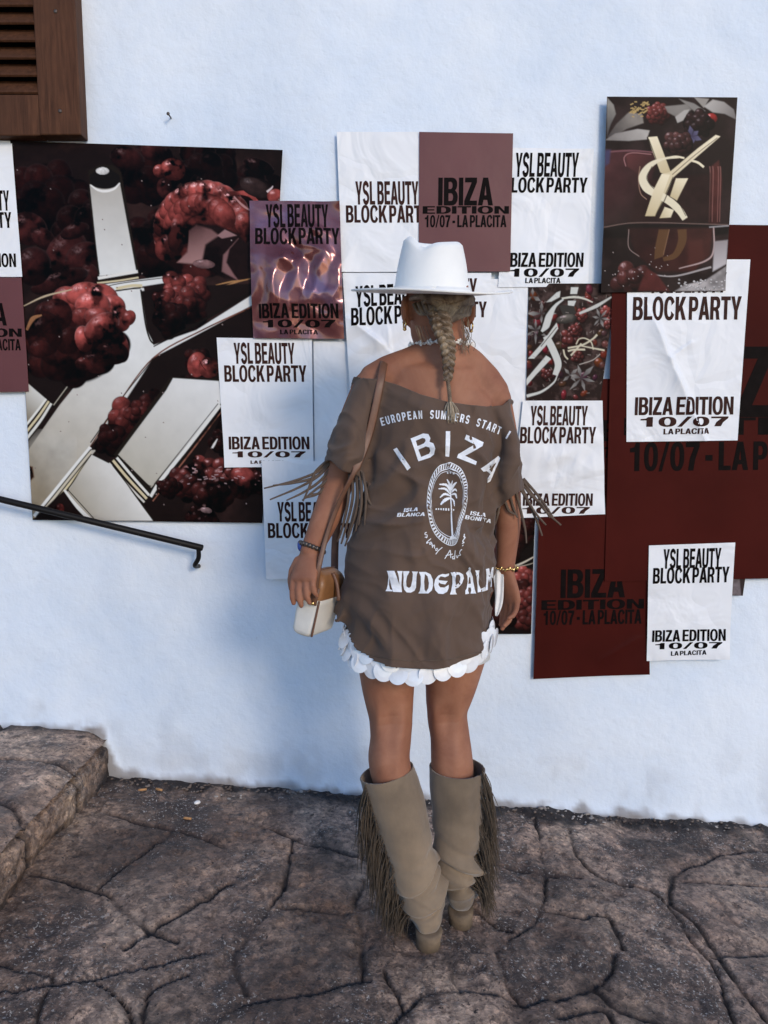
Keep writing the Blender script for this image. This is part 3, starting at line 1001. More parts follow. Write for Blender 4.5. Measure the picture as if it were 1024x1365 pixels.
    A.line([(338, 408), (270, 440), (206, 476), (160, 535), (119, 598)], [2, 2, 2, 1.5, 1.5], (0.22, 0.09, 0.06))
    A.line([(205, 478), (165, 528), (121, 590)], 1.4, EDGE)
    for (x, y, r, k, sd) in ((265, 482, 17, 0.10, 31), (205, 545, 20, 0.16, 32), (250, 520, 20, 0.07, 33), (168, 560, 24, 0.52, 34), (185, 550, 16, 0.38, 35), (150, 585, 20, 0.12, 36)):
        A.berry(x, y, r, tuple(v * k for v in RED), 8, 0.5, spec=0.25 * k, seed=sd)
    A.blob(263, 486, 13, 17, 10, tuple(v * 0.8 for v in RED), 0.5, 0.35)
    A.blob(279, 490, 14, 14, 0, tuple(v * 0.6 for v in RED), 0.45, 0.45)
    A.line([(266, 480), (270, 488), (275, 494)], 1.0, (0.08, 0.02, 0.02))
    # --- the second bar (right)
    A.poly([(228, 502), (296, 506), (296, 540), (204, 668), (200, 660), (152, 606)], EDGE, soft=1.0)
    bar([(231, 504), (292, 508), (296, 536), (202, 650), (158, 606), (222, 520)], ((270, 500), (180, 640)), (0.72, 0.72, 0.71), (0.46, 0.43, 0.36))
    A.line([(158, 608), (178, 632), (197, 646), (202, 648)], 1.3, EDGE)
    A.line([(294, 540), (250, 596), (215, 640), (201, 662)], [4, 5, 5, 4], (0.72, 0.71, 0.67))
    A.line([(291, 538), (248, 592), (206, 645)], 1.0, EDGE)
    A.line([(296, 548), (252, 606), (204, 668)], [1, 2, 1.5], (0.30, 0.13, 0.09))
    for k, (w, cc) in enumerate(((3.4, (0.70, 0.69, 0.64)), (2.2, EDGE), (3.4, GOLD), (1.6, EDGE), (2.6, (0.62, 0.60, 0.54)), (1.3, EDGE))):
        d_ = k * 2.6
        A.line([(156 - d_, 610 + d_ * 0.7), (176 - d_, 634 + d_ * 0.7), (199 - d_ * 0.6, 660 + d_ * 0.9)], w, cc)
    # --- foot of the Y arm, double edges
    for k, (w, cc) in enumerate(((4.5, (0.72, 0.71, 0.68)), (1.5, EDGE), (3.0, (0.55, 0.50, 0.40)), (1.5, EDGE), (3.0, GOLD), (2.0, EDGE), (3.2, (0.66, 0.64, 0.60)))):
        d_ = k * 3.1
        A.line([(121 + d_ * 0.15, 596 + d_), (85 + d_ * 0.5, 640 + d_ * 0.6), (46 + d_ * 0.9, 688 + d_ * 0.25)], w, cc)
    A.poly([(44, 693), (70, 668), (84, 655), (92, 652), (126, 694)], DARK, soft=1.0)
    A.blob(80, 678, 6, 7, 0, tuple(v * 0.4 for v in RED), 0.5, 0.1)
    bar([(122, 606), (150, 620), (204, 694), (122, 694), (90, 656)], ((175, 650), (110, 694)), (0.68, 0.67, 0.64), (0.36, 0.32, 0.25))
    A.line([(86, 653), (104, 676), (124, 696)], [3, 5, 5], (0.68, 0.67, 0.63))
    A.line([(90, 652), (110, 674), (128, 694)], 1.2, EDGE)
    A.line([(150, 620), (178, 656), (206, 694)], 1.4, EDGE)
    A.line([(122, 606), (104, 632), (90, 654)], 1.2, EDGE)
    # --- upper left dark edges of the Y arm, far bar at the left border
    A.poly([(34, 450), (120, 440), (165, 470), (108, 492), (72, 545), (60, 535), (34, 520)], DARK, soft=1.2)
    A.poly([(34, 508), (62, 532), (36, 566)], STEEL, STEEL2, 1.0, ((60, 530), (36, 560)))
    for k, (w, cc) in enumerate(((3, (0.70, 0.69, 0.64)), (1.4, EDGE), (3, GOLD), (1.4, EDGE), (3.5, (0.66, 0.65, 0.60)), (1.5, EDGE))):
        d_ = k * 2.9
        A.line([(62 + d_ * 0.6, 532 + d_ * 0.5), (50 + d_ * 0.45, 548 + d_), (34 + d_ * 0.2, 568 + d_ * 1.4)], w, cc)
    A.line([(108, 494), (90, 520), (72, 546)], [2.5, 2, 2], EDGE)
    A.line([(106, 494), (88, 518), (72, 540)], 1.0, (0.5, 0.46, 0.38))
    # --- the big berry lying on the bar
    A.berry(100, 455, 62, tuple(v * 0.16 for v in RED), 20, 0.34, 0.9, 0.08, 0.4, seed=41)
    for (x, y, rx, ry, a, k) in ((92, 400, 22, 18, 20, 0.8), (112, 392, 24, 16, -10, 1.0), (138, 396, 22, 17, 30, 1.1), (150, 410, 18, 17, 0, 1.0), (124, 408, 24, 20, 0, 1.0), (160, 425, 14, 18, -20, 0.75),
                                 (110, 422, 15, 12, 0, 0.5), (132, 425, 20, 15, 20, 0.65), (172, 424, 9, 11, 30, 0.7), (160, 462, 12, 22, -15, 0.75), (150, 470, 22, 16, 10, 0.22), (130, 482, 24, 16, 0, 0.16), (112, 485, 12, 9, 0, 0.3),
                                 (75, 420, 22, 22, 0, 0.14), (60, 445, 24, 30, 0, 0.10), (54, 465, 14, 12, 0, 0.15), (145, 446, 24, 12, 15, 0.25)):
        A.blob(x, y, rx, ry, a, tuple(v * k for v in RED), 0.35, 0.35 * k, rim=0.15 * k)
    A.blob(112, 452, 12, 18, -10, tuple(v * 0.85 for v in RED), 0.35, 0.3, rim=0.3)
    A.blob(136, 436, 26, 17, -32, tuple(v * 0.8 for v in RED), 0.35, 0.3, rim=0.3)
    A.line([(36, 440), (44, 425), (56, 420)], [3, 6, 2], (0.40, 0.20, 0.10))
    A.line([(32, 408), (60, 395), (96, 386)], [1, 2.5, 1.5], (0.5, 0.40, 0.28))
    # --- lower right berries
    for (x, y, r, k, sd) in ((275, 635, 30, 0.50, 51), (300, 640, 34, 0.55, 52), (250, 645, 26, 0.30, 53), (320, 630, 24, 0.5, 54), (285, 660, 28, 0.22, 55), (345, 645, 18, 0.4, 56), (300, 590, 20, 0.08, 57), (268, 692, 22, 0.15, 58), (225, 650, 16, 0.12, 59)):
        A.berry(x, y, r, tuple(v * k for v in RED), 13, 0.36, 0.75, spec=0.75 * k, seed=sd)
    A.blob(324, 635, 17, 13, 20, tuple(v * 0.75 for v in RED), 0.5, 0.2)
    for k in range(26):
        x, y = 250 + 75 * A.R.random(), 618 + 28 * A.R.random()
        A.line([(x, y), (x + A.R.uniform(2, 6), y + A.R.uniform(-2, 2))], 1.0, (0.55, 0.42, 0.44), alpha=0.8, smooth=False)
    A.line([(283, 597), (286, 592), (290, 585)], [2.5, 3, 1], (0.7, 0.68, 0.66))
    A.blob(275, 680, 8, 4, 10, (0.3, 0.2, 0.2), 0.4, 0.5)
    A.poly([(36, 620), (44, 622), (46, 636), (40, 642), (36, 640)], (0.10, 0.04, 0.02), soft=1.5)
    red = sstep(1.6, 2.6, A.C[..., 0] / (A.C[..., 1] + 1e-4))
    A.C *= (1 - red * (0.80 * sstep(0.44, 0.66, fbm(X / 26, Y / 26, 77, 4)) + 0.25 * sstep(0.4, 0.7, fbm(X / 7, Y / 7, 78, 3))))[..., None]
    for k in range(60):
        x, y = A.R.uniform(20, 372), A.R.uniform(195, 690)
        A.blob(x, y, 0.9, 0.9, 0, (0.32, 0.25, 0.24), 0.8, 0.2)


def paint_petals(A, cx, cy, n, r, w, a0, c0=(0.50, 0.47, 0.44), c1=(0.16, 0.14, 0.13), spread=360):
    for k in range(n):
        a = math.radians(a0 + spread * k / n)
        L = r * A.R.uniform(0.75, 1.15)
        ex, ey = cx + L * math.cos(a), cy + L * math.sin(a)
        mx, my = cx + 0.55 * L * math.cos(a), cy + 0.55 * L * math.sin(a)
        ww = w * A.R.uniform(0.7, 1.2)
        px_, py_ = -math.sin(a) * ww, math.cos(a) * ww
        A.poly([(cx, cy), (mx + px_, my + py_), (ex, ey), (mx - px_, my - py_)], c1, c0, 0.8, ((cx, cy), (ex, ey)), nz=0.5)


def paint_bottle(A):
    X, Y = A.X, A.Y
    A.C[:] = np.array((0.020, 0.011, 0.010))
    A.C += np.array((0.02, 0.012, 0.012)) * sstep(0.4, 0.8, fbm(X / 25, Y / 25, 5, 4))[..., None]
    GR = (0.30, 0.28, 0.25)
    # flowers and berries along the top
    A.poly([(809, 130), (818, 140), (821, 152), (814, 166), (809, 182)], GR, (0.10, 0.09, 0.09), 1.2, ((815, 140), (810, 180)), nz=0.6)
    A.poly([(810, 182), (822, 165), (838, 150), (856, 152), (858, 164), (835, 172), (812, 186)], (0.28, 0.25, 0.22), (0.07, 0.06, 0.06), 1.2, ((850, 155), (812, 184)), nz=0.7)
    A.poly([(806, 187), (820, 178), (850, 172), (866, 174), (862, 186), (838, 188)], (0.42, 0.39, 0.36), (0.20, 0.18, 0.17), 1.0, ((860, 175), (808, 186)), nz=0.4)
    A.berry(878, 152, 17, tuple(v * 0.55 for v in RED), 20, 0.28, 0.8, 0.25, seed=3)
    for k in range(34):
        a = A.R.uniform(-0.5, 0.9)
        x, y = A.R.uniform(838, 864), A.R.uniform(136, 156)
        A.line([(x, y), (x + 4 * math.cos(a), y + 4 * math.sin(a) - 2)], 1.4, (0.50, 0.36, 0.16), smooth=False)
    A.poly([(886, 142), (915, 139), (922, 146), (905, 158), (890, 150)], (0.24, 0.22, 0.20), soft=1.2, nz=0.5)
    A.poly([(900, 156), (912, 147), (919, 146), (912, 160), (903, 164)], (0.44, 0.41, 0.38), soft=1.0)
    A.poly([(905, 132), (925, 138), (940, 148), (930, 152)], (0.26, 0.24, 0.22), soft=1.2)
    A.poly([(925, 130), (945, 132), (938, 144)], (0.34, 0.31, 0.28), soft=1.0)
    A.poly([(938, 142), (950, 133), (965, 136), (978, 146), (982, 160), (966, 152), (950, 150)], (0.46, 0.43, 0.40), (0.20, 0.18, 0.17), 1.2, ((945, 138), (980, 158)))
    A.blob(948, 158, 8, 7, 0, (0.40, 0.04, 0.035), 0.4, 0.4)
    A.berry(930, 165, 20, (0.05, 0.02, 0.02), 12, 0.35, 0.8, 0.2, seed=6)
    paint_petals(A, 922, 182, 6, 13, 4, 20, (0.16, 0.15, 0.24), (0.06, 0.05, 0.10))
    A.berry(905, 192, 19, (0.15, 0.06, 0.055), 15, 0.34, 0.8, 0.35, seed=8)
    # shoulders of the bottle
    A.poly([(805, 200), (880, 204), (870, 232), (850, 300), (802, 300)], (0.085, 0.030, 0.032), (0.020, 0.010, 0.010), 3, ((812, 210), (860, 290)), nz=0.6)
    A.line([(807, 203), (840, 201), (880, 204)], [2, 2.5, 1.5], (0.20, 0.09, 0.10))
    A.poly([(834, 205), (868, 206), (872, 216), (850, 232), (836, 222)], (0.14, 0.045, 0.045), (0.05, 0.02, 0.02), 2, ((836, 206), (860, 230)))
    A.line([(834, 222), (832, 210), (842, 204), (868, 206)], 1.2, (0.36, 0.18, 0.18))
    A.poly([(806, 200), (814, 200), (812, 218), (806, 222)], (0.07, 0.06, 0.12), soft=2)
    A.poly([(948, 222), (958, 214), (962, 240), (958, 300), (944, 300)], (0.12, 0.035, 0.030), (0.06, 0.018, 0.016), 2, ((950, 220), (955, 300)), nz=0.8)
    for x in (946, 950, 957, 960):
        A.line([(x, 222), (x + 0.5, 236), (x - 1, 296)], [1.5, 1.0, 0.8], (0.34, 0.16, 0.14), alpha=0.7)
    A.poly([(860, 240), (946, 232), (946, 296), (836, 298), (846, 262)], (0.030, 0.012, 0.011), soft=4, nz=0.8)
    A.line([(853, 222), (851, 240), (854, 258), (862, 266)], 1.0, (0.35, 0.22, 0.16))
    # level line, base of the bottle, foot
    A.poly([(802, 306), (836, 299), (944, 299), (972, 302), (970, 312), (944, 316), (800, 318)], (0.010, 0.006, 0.006), soft=2)
    A.line([(802, 304), (850, 297), (944, 299), (970, 300)], 1.0, (0.22, 0.15, 0.13))
    A.poly([(836, 304), (950, 304), (946, 340), (925, 362), (876, 362), (846, 338)], (0.030, 0.010, 0.009), (0.07, 0.022, 0.018), 3, ((850, 310), (930, 350)), nz=0.6)
    A.poly([(918, 322), (936, 320), (938, 345), (918, 356)], (0.09, 0.028, 0.022), soft=3)
    A.line([(838, 306), (838, 330), (852, 342)], 1.0, (0.30, 0.22, 0.20))
    A.line([(951, 302), (951, 334), (940, 348), (905, 358)], [1.6, 2.2, 2.2, 1.2], (0.46, 0.34, 0.32))
    A.line([(868, 366), (900, 368), (948, 356)], [1.2, 2.0, 2.6], (0.38, 0.34, 0.33))
    A.poly([(952, 322), (970, 320), (968, 352), (950, 362)], (0.34, 0.30, 0.30), (0.52, 0.48, 0.48), 1.5, ((955, 325), (962, 358)))
    A.line([(945, 303), (972, 301)], 2, (0.30, 0.28, 0.28), smooth=False)
    # crushed ice and fruit at the foot
    A.berry(845, 372, 25, (0.14, 0.04, 0.035), 8, 0.5, 0.7, 0.35, seed=11)
    A.poly([(862, 358), (876, 366), (892, 388), (850, 388)], (0.10, 0.025, 0.022), soft=2, nz=0.8)
    A.poly([(900, 388), (912, 380), (940, 374), (968, 355), (967, 388)], (0.36, 0.33, 0.32), soft=1.5, nz=1.3)
    for k in range(40):
        A.blob(A.R.uniform(905, 966), A.R.uniform(372, 388), 1.6, 1.3, 0, (0.6, 0.57, 0.56), 0.5, 0.2)
    for k in range(26):
        A.blob(A.R.uniform(804, 900), A.R.uniform(330, 388), 0.8, 0.8, 0, (0.5, 0.42, 0.40), 0.8, 0.2)
    # monogram in pale gold
    g1, g2 = (0.82, 0.73, 0.54), (0.58, 0.48, 0.30)
    A.line([(912, 211), (900, 209), (884, 212)], 2.4, g1)
    A.line([(920, 214), (930, 217), (938, 223)], [2.5, 3, 3], g1)
    A.poly([(862, 183), (868, 180), (894, 228), (890, 236), (883, 232)], EDGE, soft=0.8)
    A.poly([(864, 183), (876, 182), (894, 230), (888, 234), (880, 230), (869, 200)], g1, g2, 0.6, ((868, 185), (890, 232)))
    A.line([(865, 186), (875, 214)], 1.0, EDGE, smooth=False)
    A.poly([(954, 180), (960, 182), (898, 236), (884, 268), (873, 288), (860, 288), (872, 252), (882, 232), (892, 230), (930, 198)], g1, g2, 0.6, ((950, 185), (866, 285)))
    A.line([(956, 184), (925, 208), (896, 233)], 0.9, (0.10, 0.06, 0.04))
    A.line([(897, 236), (884, 266), (873, 288)], 0.9, EDGE)
    # the S
    A.line([(905, 210), (884, 212), (866, 221), (857, 236), (862, 250), (876, 259), (892, 268), (905, 280), (913, 292)], [2.0, 3.0, 7.5, 11.5, 12, 10.5, 10, 9.5, 8], (0.76, 0.68, 0.51))
    A.line([(869, 222), (862, 236), (866, 246), (872, 252)], 0.9, EDGE)
    A.poly([(882, 232), (893, 233), (873, 288), (860, 288), (872, 252)], g1, g2, 0.6, ((885, 235), (865, 288)))
    A.line([(897, 238), (888, 262), (876, 288)], 1.2, EDGE)
    # the L behind
    A.poly([(901, 238), (917, 238), (902, 268), (893, 262)], g2, g1, 0.6, ((900, 265), (912, 238)))
    A.poly([(886, 276), (898, 280), (894, 290), (879, 291)], g2, g1, 0.6, ((880, 290), (896, 278)))
    A.line([(892, 262), (904, 270), (914, 288)], 0.8, EDGE)
    # mirrored below the level line
    b1 = (0.13, 0.065, 0.030)
    A.poly([(878, 306), (892, 306), (884, 342), (872, 346), (873, 330)], b1, soft=0.8)
    A.line([(909, 306), (909, 322), (900, 340), (884, 346)], [12, 11, 8, 5], b1)
    A.line([(892, 306), (884, 340)], 1.0, (0.25, 0.14, 0.08), smooth=False)


def paint_jumble(A):
    X, Y = A.X, A.Y
    A.C[:] = np.array((0.028, 0.015, 0.013))
    A.C += (np.array((0.06, 0.04, 0.036)) * sstep(0.45, 0.8, fbm(X / 7, Y / 7, 6, 4))[..., None])
    for k in range(46):
        A.blob(A.R.uniform(702, 818), A.R.uniform(384, 535), A.R.uniform(3, 8), A.R.uniform(3, 7), A.R.uniform(0, 180), tuple(v * A.R.uniform(0.1, 0.55) for v in RED), 0.3, 0.3)
    for (x, y, r, k, s_) in ((775, 420, 9, 0.8, 1), (762, 452, 14, 0.45, 2), (768, 440, 9, 0.6, 3), (810, 418, 9, 0.8, 4), (812, 432, 8, 0.7, 5), (730, 500, 9, 0.4, 6), (770, 475, 9, 0.5, 7)):
        A.berry(x, y, r, tuple(v * k for v in RED), 9, 0.4, 1, 0.5, seed=s_)
    for (x, y, n, r, w, a) in ((714, 440, 6, 17, 3, 30), (722, 418, 4, 18, 4, 90), (800, 424, 6, 13, 2.6, 10), (775, 504, 6, 20, 4, 15), (760, 500, 4, 13, 3, 50), (710, 395, 3, 14, 4, 30)):
        paint_petals(A, x, y, n, r, w * 0.7, a, (0.34, 0.32, 0.30), (0.07, 0.06, 0.06))
    A.poly([(745, 407), (765, 407), (768, 418), (752, 424)], (0.05, 0.045, 0.04), soft=1)
    A.blob(755, 425, 14, 6, -10, (0.16, 0.14, 0.12), 0.4, 0.4)
    W1 = (0.60, 0.60, 0.56)
    A.poly([(728, 403), (742, 390), (747, 388), (746, 396), (735, 402)], W1, soft=0.8)
    A.line([(748, 398), (765, 396), (778, 398), (790, 403)], [2, 3, 2.5, 1.5], (0.60, 0.58, 0.50))
    A.line([(749, 398), (738, 406), (731, 420), (726, 436), (717, 448)], [2, 5, 11, 12, 3], EDGE)
    A.line([(751, 399), (740, 408), (732, 422), (728, 434), (722, 442)], [2, 4, 9, 9, 3], W1)
    A.poly([(757, 401), (768, 401), (765, 408), (757, 407)], W1, soft=0.6)
    A.poly([(761, 383), (771, 383), (769, 392), (760, 392)], W1, soft=0.6)
    A.line([(815, 396), (795, 408), (772, 418)], [2, 4.5, 3], (0.55, 0.54, 0.50))
    A.poly([(704, 478), (722, 458), (742, 430), (744, 438), (730, 458), (712, 478)], W1, soft=0.6)
    A.poly([(701, 506), (728, 474), (735, 478), (714, 500), (702, 514)], W1, soft=0.6)
    A.line([(728, 448), (737, 466), (744, 485), (740, 500)], [9, 9.5, 9, 7], W1)
    A.line([(702, 528), (722, 522), (738, 510), (743, 500)], [4, 3, 2, 1.2], W1)
    A.line([(721, 462), (742, 436)], 1.0, EDGE, smooth=False)
    A.line([(731, 474), (736, 480), (738, 490)], 1.2, EDGE)
    G1 = (0.60, 0.55, 0.42)
    A.line([(757, 464), (776, 460), (790, 452), (796, 446)], [2.2, 2.2, 2.2, 2.8], G1)
    A.line([(768, 459), (772, 452), (780, 451), (788, 456), (791, 466)], 1.5, G1)
    A.line([(761, 474), (768, 466), (775, 458)], 2.2, G1)
    A.line([(775, 461), (790, 464), (806, 467)], [1.4, 1.8, 2.4], G1)
    A.line([(757, 468), (766, 466), (780, 466)], 2.4, G1)
    A.line([(751, 466), (753, 474), (757, 479)], 2.0, G1)
    A.line([(772, 486), (790, 480), (800, 472)], 1.0, (0.5, 0.45, 0.4))
    for k in range(50):
        x, y, a = A.R.uniform(703, 816), A.R.uniform(386, 533), A.R.uniform(0, 3.1)
        A.line([(x, y), (x + 4 * math.cos(a), y + 4 * math.sin(a))], 0.9, (0.40, 0.34, 0.31), alpha=0.55, smooth=False)


def paint_dark_berries(A):
    A.C[:] = np.array((0.010, 0.006, 0.0055))
    for (x, y, r, k, s_) in ((690, 715, 20, 0.22, 1), (705, 702, 12, 0.14, 2), (672, 740, 22, 0.2, 3), (702, 772, 17, 0.75, 4), (690, 790, 18, 0.2, 5), (705, 800, 16, 0.5, 6), (704, 826, 18, 0.35, 7), (668, 820, 18, 0.15, 8), (640, 760, 25, 0.2, 9), (625, 820, 22, 0.3, 10)):
        A.berry(x, y, r, tuple(v * k for v in RED), 11, 0.4, 0.9, 0.4 * k, seed=s_)
    A.line([(680, 756), (695, 751), (712, 742)], [1.5, 2.5, 1.5], (0.55, 0.5, 0.42))
    A.line([(690, 755), (702, 753), (712, 750)], 1.0, (0.4, 0.36, 0.3))


def paint_small_corner(A):
    A.C[:] = np.array((0.18, 0.15, 0.155))
    A.C *= (0.5 + fbm(A.X / 5, A.Y / 5, 4, 4))[..., None]
    A.poly([(985, 765), (996, 765), (994, 796), (988, 796)], (0.05, 0.035, 0.035), soft=1)


# ------------------------------------------------------------------ posters
def tri_wave(t):
    return np.abs((t % 1.0) - 0.5) * 2


def crumple(x, z, seed, f=6.0):
    rg = np.random.default_rng(seed)
    wx2 = x + (fbm(x * 5, z * 5, seed, 3) - 0.5) * 0.14
    wz2 = z + (fbm(x * 5, z * 5, seed + 5, 3) - 0.5) * 0.14
    h = 0
    for k in range(7):
        a = rg.uniform(0, math.pi)
        ff = f * rg.uniform(0.6, 1.9)
        h = h + tri_wave(ff * (wx2 * math.cos(a) + wz2 * math.sin(a)) + rg.uniform(0, 1)) / (0.7 + 0.25 * k)
    return h / 4.5


class Poster:
    def __init__(s, quad, layer, mat, label, cat='poster', group=None, amp=0.0016, crum=None, curl=None, fold=None, spacing=3.0, art=None, seed=0):
        s.q = [np.array(p, float) for p in quad]
        s.y0 = 0.004 + 0.0042 * layer
        rc = random.Random(seed + 50)
        if curl is None and rc.random() < 0.75:
            curl = [(*rc.choice(quad), rc.uniform(22, 48), rc.uniform(0.004, 0.009))]
        s.amp, s.crum, s.curl, s.fold, s.seed = amp, crum, curl, fold, seed
        tl, tr, br, bl = s.q
        wpx = max(np.linalg.norm(tr - tl), np.linalg.norm(br - bl))
        hpx = max(np.linalg.norm(bl - tl), np.linalg.norm(br - tr))
        if art:
            spacing = 0.85
        elif crum or fold:
            spacing = 2.0
        s.sp = spacing
        nc, nr = int(wpx / spacing) + 2, int(hpx / spacing) + 2
        U, V = np.meshgrid(np.linspace(0, 1, nc), np.linspace(0, 1, nr))
        X = (tl[0] * (1 - U) + tr[0] * U) * (1 - V) + (bl[0] * (1 - U) + br[0] * U) * V
        Y = (tl[1] * (1 - U) + tr[1] * U) * (1 - V) + (bl[1] * (1 - U) + br[1] * U) * V
        attrs = None
        if art:
            A = Art(X, Y, DARK)
            art(A)
            attrs = {'print': 0.86 * (np.clip(A.C, 0, 0.86) / 0.86) ** 1.14}
        P = s.place(X, Y)
        s.o = grid_mesh('poster', P, mat, None, attrs)
        tag(s.o, label, cat, group)

    def place(s, X, Y, lift=0.0):
        wx, wz = at_np(X, Y, -s.y0)
        d = s.disp(X, Y, wx, wz) + lift
        return np.stack([wx, -s.y0 - d, wz], -1)

    def disp(s, X, Y, wx, wz):
        d = s.amp * fbm(wx * 7, wz * 7, 100 + s.seed, 2) + 0.0022 * crumple(wx, wz, 40 + s.seed, 2.2)
        if s.crum:
            a, f = s.crum[:2]
            c_ = crumple(wx, wz, s.seed + 3, f)
            if len(s.crum) > 2:                    # keep one zone nearly flat
                (cx, cy, rx, ry) = s.crum[2]
                msk = np.exp(-((X - cx) / rx) ** 2 - ((Y - cy) / ry) ** 2)
                c_ = c_ * (0.12 + 0.88 * np.clip(msk * 1.4, 0, 1))
            d = d + a * c_
        for (px0, py0, px1, py1, w, h) in (s.fold or []):
            dx, dy = px1 - px0, py1 - py0
            L = math.hypot(dx, dy)
            t = np.clip(((X - px0) * dx + (Y - py0) * dy) / L ** 2, 0, 1)
            sd_ = ((X - px0) * dy - (Y - py0) * dx) / L
            dist = np.hypot(X - px0 - t * dx, Y - py0 - t * dy)
            prof = np.where(sd_ > 0, np.exp(-(dist / (w * 0.35)) ** 2), np.exp(-(dist / w)))
            d = d + h * prof * (0.4 + 0.6 * np.sin(np.clip(t, 0.02, 1) * math.pi * 0.9))
        for (px0, py0, r, h) in (s.curl or []):
            dd = np.hypot(X - px0, Y - py0)
            d = d + h * np.clip(1 - dd / r, 0, 1) ** 2
        return d

    def text(s, string, x0, x1, y0, y1, mat, dy=0.0, skew=None, name='lettering', clip=None):
        """capital line whose box is x0..x1, y0..y1 in the photograph; dy = drop of the right end"""
        V, T = word(string)
        tl, tr, br, bl = s.q
        lean = 0.5 * ((bl[0] - tl[0]) / (bl[1] - tl[1]) + (br[0] - tr[0]) / (br[1] - tr[1])) if skew is None else skew
        X = x0 + V[:, 0] * (x1 - x0)
        Y = y1 - V[:, 1] * (y1 - y0) + dy * V[:, 0]
        X = X - lean * (y1 - Y) * 1.0 + lean * (y1 - y0) * 0.5
        if clip:
            pass
        V2, F2 = cut_grid(np.stack([X, Y], 1), T, 2.5 if (s.crum or s.fold) else 4.0)
        P = s.place(V2[:, 0], V2[:, 1], 0.0009)
        o = mesh_obj(name, P, F2, mat, s.o, False)
        # make them face the street
        me = o.data
        bm = bmesh.new()
        bm.from_mesh(me)
        bm.normal_update()
        for f in bm.faces:
            if f.normal.y > 0:
                f.normal_flip()
        bm.to_mesh(me)
        bm.free()
        return o


def block_party(p, ink, yb, bp, ib, dt, lp, dy=0.0):
    """the five lines of the white handbill: boxes (x0, x1, y0, y1) or None"""
    for st, bx_ in (('YSL BEAUTY', yb), ('BLOCK PARTY', bp), ('IBIZA EDITION', ib), ('10/07', dt), ('LA PLACITA', lp)):
        if bx_:
            p.text(st, *bx_, ink, dy)


GW = 'white handbills pasted on the wall'
GM = 'maroon handbills pasted on the wall'
GA = 'glossy picture posters pasted on the wall'
PM, INK, BLK = M['paper'], M['ink'], M['black_ink']

# layer 0: lowest sheets
p = Poster([(418, 455), (545, 455), (548, 640), (420, 640)], 0, PM, 'blank white sheet hidden mostly behind the brown shirt and its left sleeve', group=GW, seed=1)
p = Poster([(640, 372), (704, 372), (702, 600), (640, 600)], 0, PM, 'blank white sheet between the hat brim and the small jumbled silver print', group=GW, seed=2)
p = Poster([(600, 690), (713, 690), (708, 845), (600, 845)], 0, M['art'], 'dark berry print with its edge showing behind the right hand', group=GA, art=paint_dark_berries, seed=3)
p = Poster([(928, 762), (994, 766), (990, 794), (930, 793)], 0, M['art'], 'small grey corner of a print peeking out under the largest maroon poster', group=GA, art=paint_small_corner, seed=4)
p = Poster([(766, 505), (884, 505), (880, 692), (764, 692)], 0, M['maroon'], 'maroon sheet of which a narrow strip shows left of the largest maroon poster', group=GM, seed=5)
p.text('IBIZA', 795, 866, 560, 588, BLK)
p.text('10/07 - LA PLACITA', 779, 884, 596, 610, BLK)
# layer 1
p = Poster([(522, 364), (655, 364), (653, 552), (522, 552)], 1, PM, 'white sheet behind the hat, its bold lettering cut off by the brim and head', group=GW, seed=6)
block_party(p, INK, (540, 636, 371, 397), (535, 649, 402, 423), None, None, None)
p = Poster([(15, 188), (377, 200), (350, 697), (44, 693)], 1, M['art'], 'huge dark glossy poster of raspberries among silver bars, left of the woman', group=GA, art=paint_logo_berries, amp=0.0015, seed=7)
p = Poster([(705, 378), (822, 378), (800, 535), (701, 537)], 1, M['art'], 'small print of jumbled silver strokes, petals and berries beside the bare shoulder', group=GA, art=paint_jumble, seed=8)
p = Poster([(719, 676), (868, 676), (865, 898), (711, 905)], 1, M['maroon'], 'dark maroon handbill with black lettering, lowest on the wall under the largest poster', group=GM, amp=0.002, fold=[(800, 880, 850, 850, 8, 0.004)], curl=[(865, 898, 70, 0.008)], seed=9)
p.text('IBIZA', 747, 833, 759, 797, BLK, -1)
p.text('EDITION', 721, 859, 800, 813, BLK, -2)
p.text('10/07 - LA PLACITA', 724, 855, 814, 833, BLK, -2)
p = Poster([(449, 176), (570, 176), (570, 362), (456, 363)], 1, PM, 'white sheet at the top, lettering cut off by the paler maroon handbill', group=GW, curl=[(456, 363, 40, 0.008)], seed=10)
block_party(p, INK, (474, 558, 242, 273), (461, 573, 274, 297), None, None, None)
p = Poster([(676, 197), (791, 199), (784, 382), (664, 383)], 1, PM, 'white handbill to the left of the tall perfume bottle poster', group=GW, seed=11)
block_party(p, BLK, (687, 771, 204, 236), (670, 783, 237, 257), (676, 778, 337, 356), (678, 772, 358, 369), (700, 747, 370.5, 377.5))
# layer 2
p = Poster([(457, 364), (594, 364), (590, 545), (468, 545)], 2, PM, 'crumpled and torn white sheet to the left of the braid under the hat', group=GW,
           crum=(0.012, 7.0, (500, 450, 60, 60)), fold=[(465, 425, 512, 462, 10, 0.014), (518, 440, 524, 520, 6, 0.010)], seed=12)
block_party(p, BLK, (474, 566, 382, 410), (468, 580, 411, 435), None, None, None, -6)
p = Poster([(818, 298), (1190, 302), (1180, 768), (806, 775)], 2, M['maroon'], 'largest dark maroon poster with giant black lettering running out of frame', group=GM, amp=0.0015, seed=13)
p.text('IBIZA', 890, 1085, 462, 556, BLK)
p.text('EDITION', 830, 1146, 557, 580, BLK, -1)
p.text('10/07 - LA PLACITA', 838, 1137, 590, 628, BLK, -3)
p = Poster([(559, 176), (684, 178), (680, 362), (558, 362)], 2, M['maroon_sheen'], 'maroon handbill with painted-in gloss above the white hat', group=GM, amp=0.0015, seed=14)
p.text('IBIZA', 584, 657, 237, 274, BLK)
p.text('EDITION', 563, 679, 275, 285, BLK)
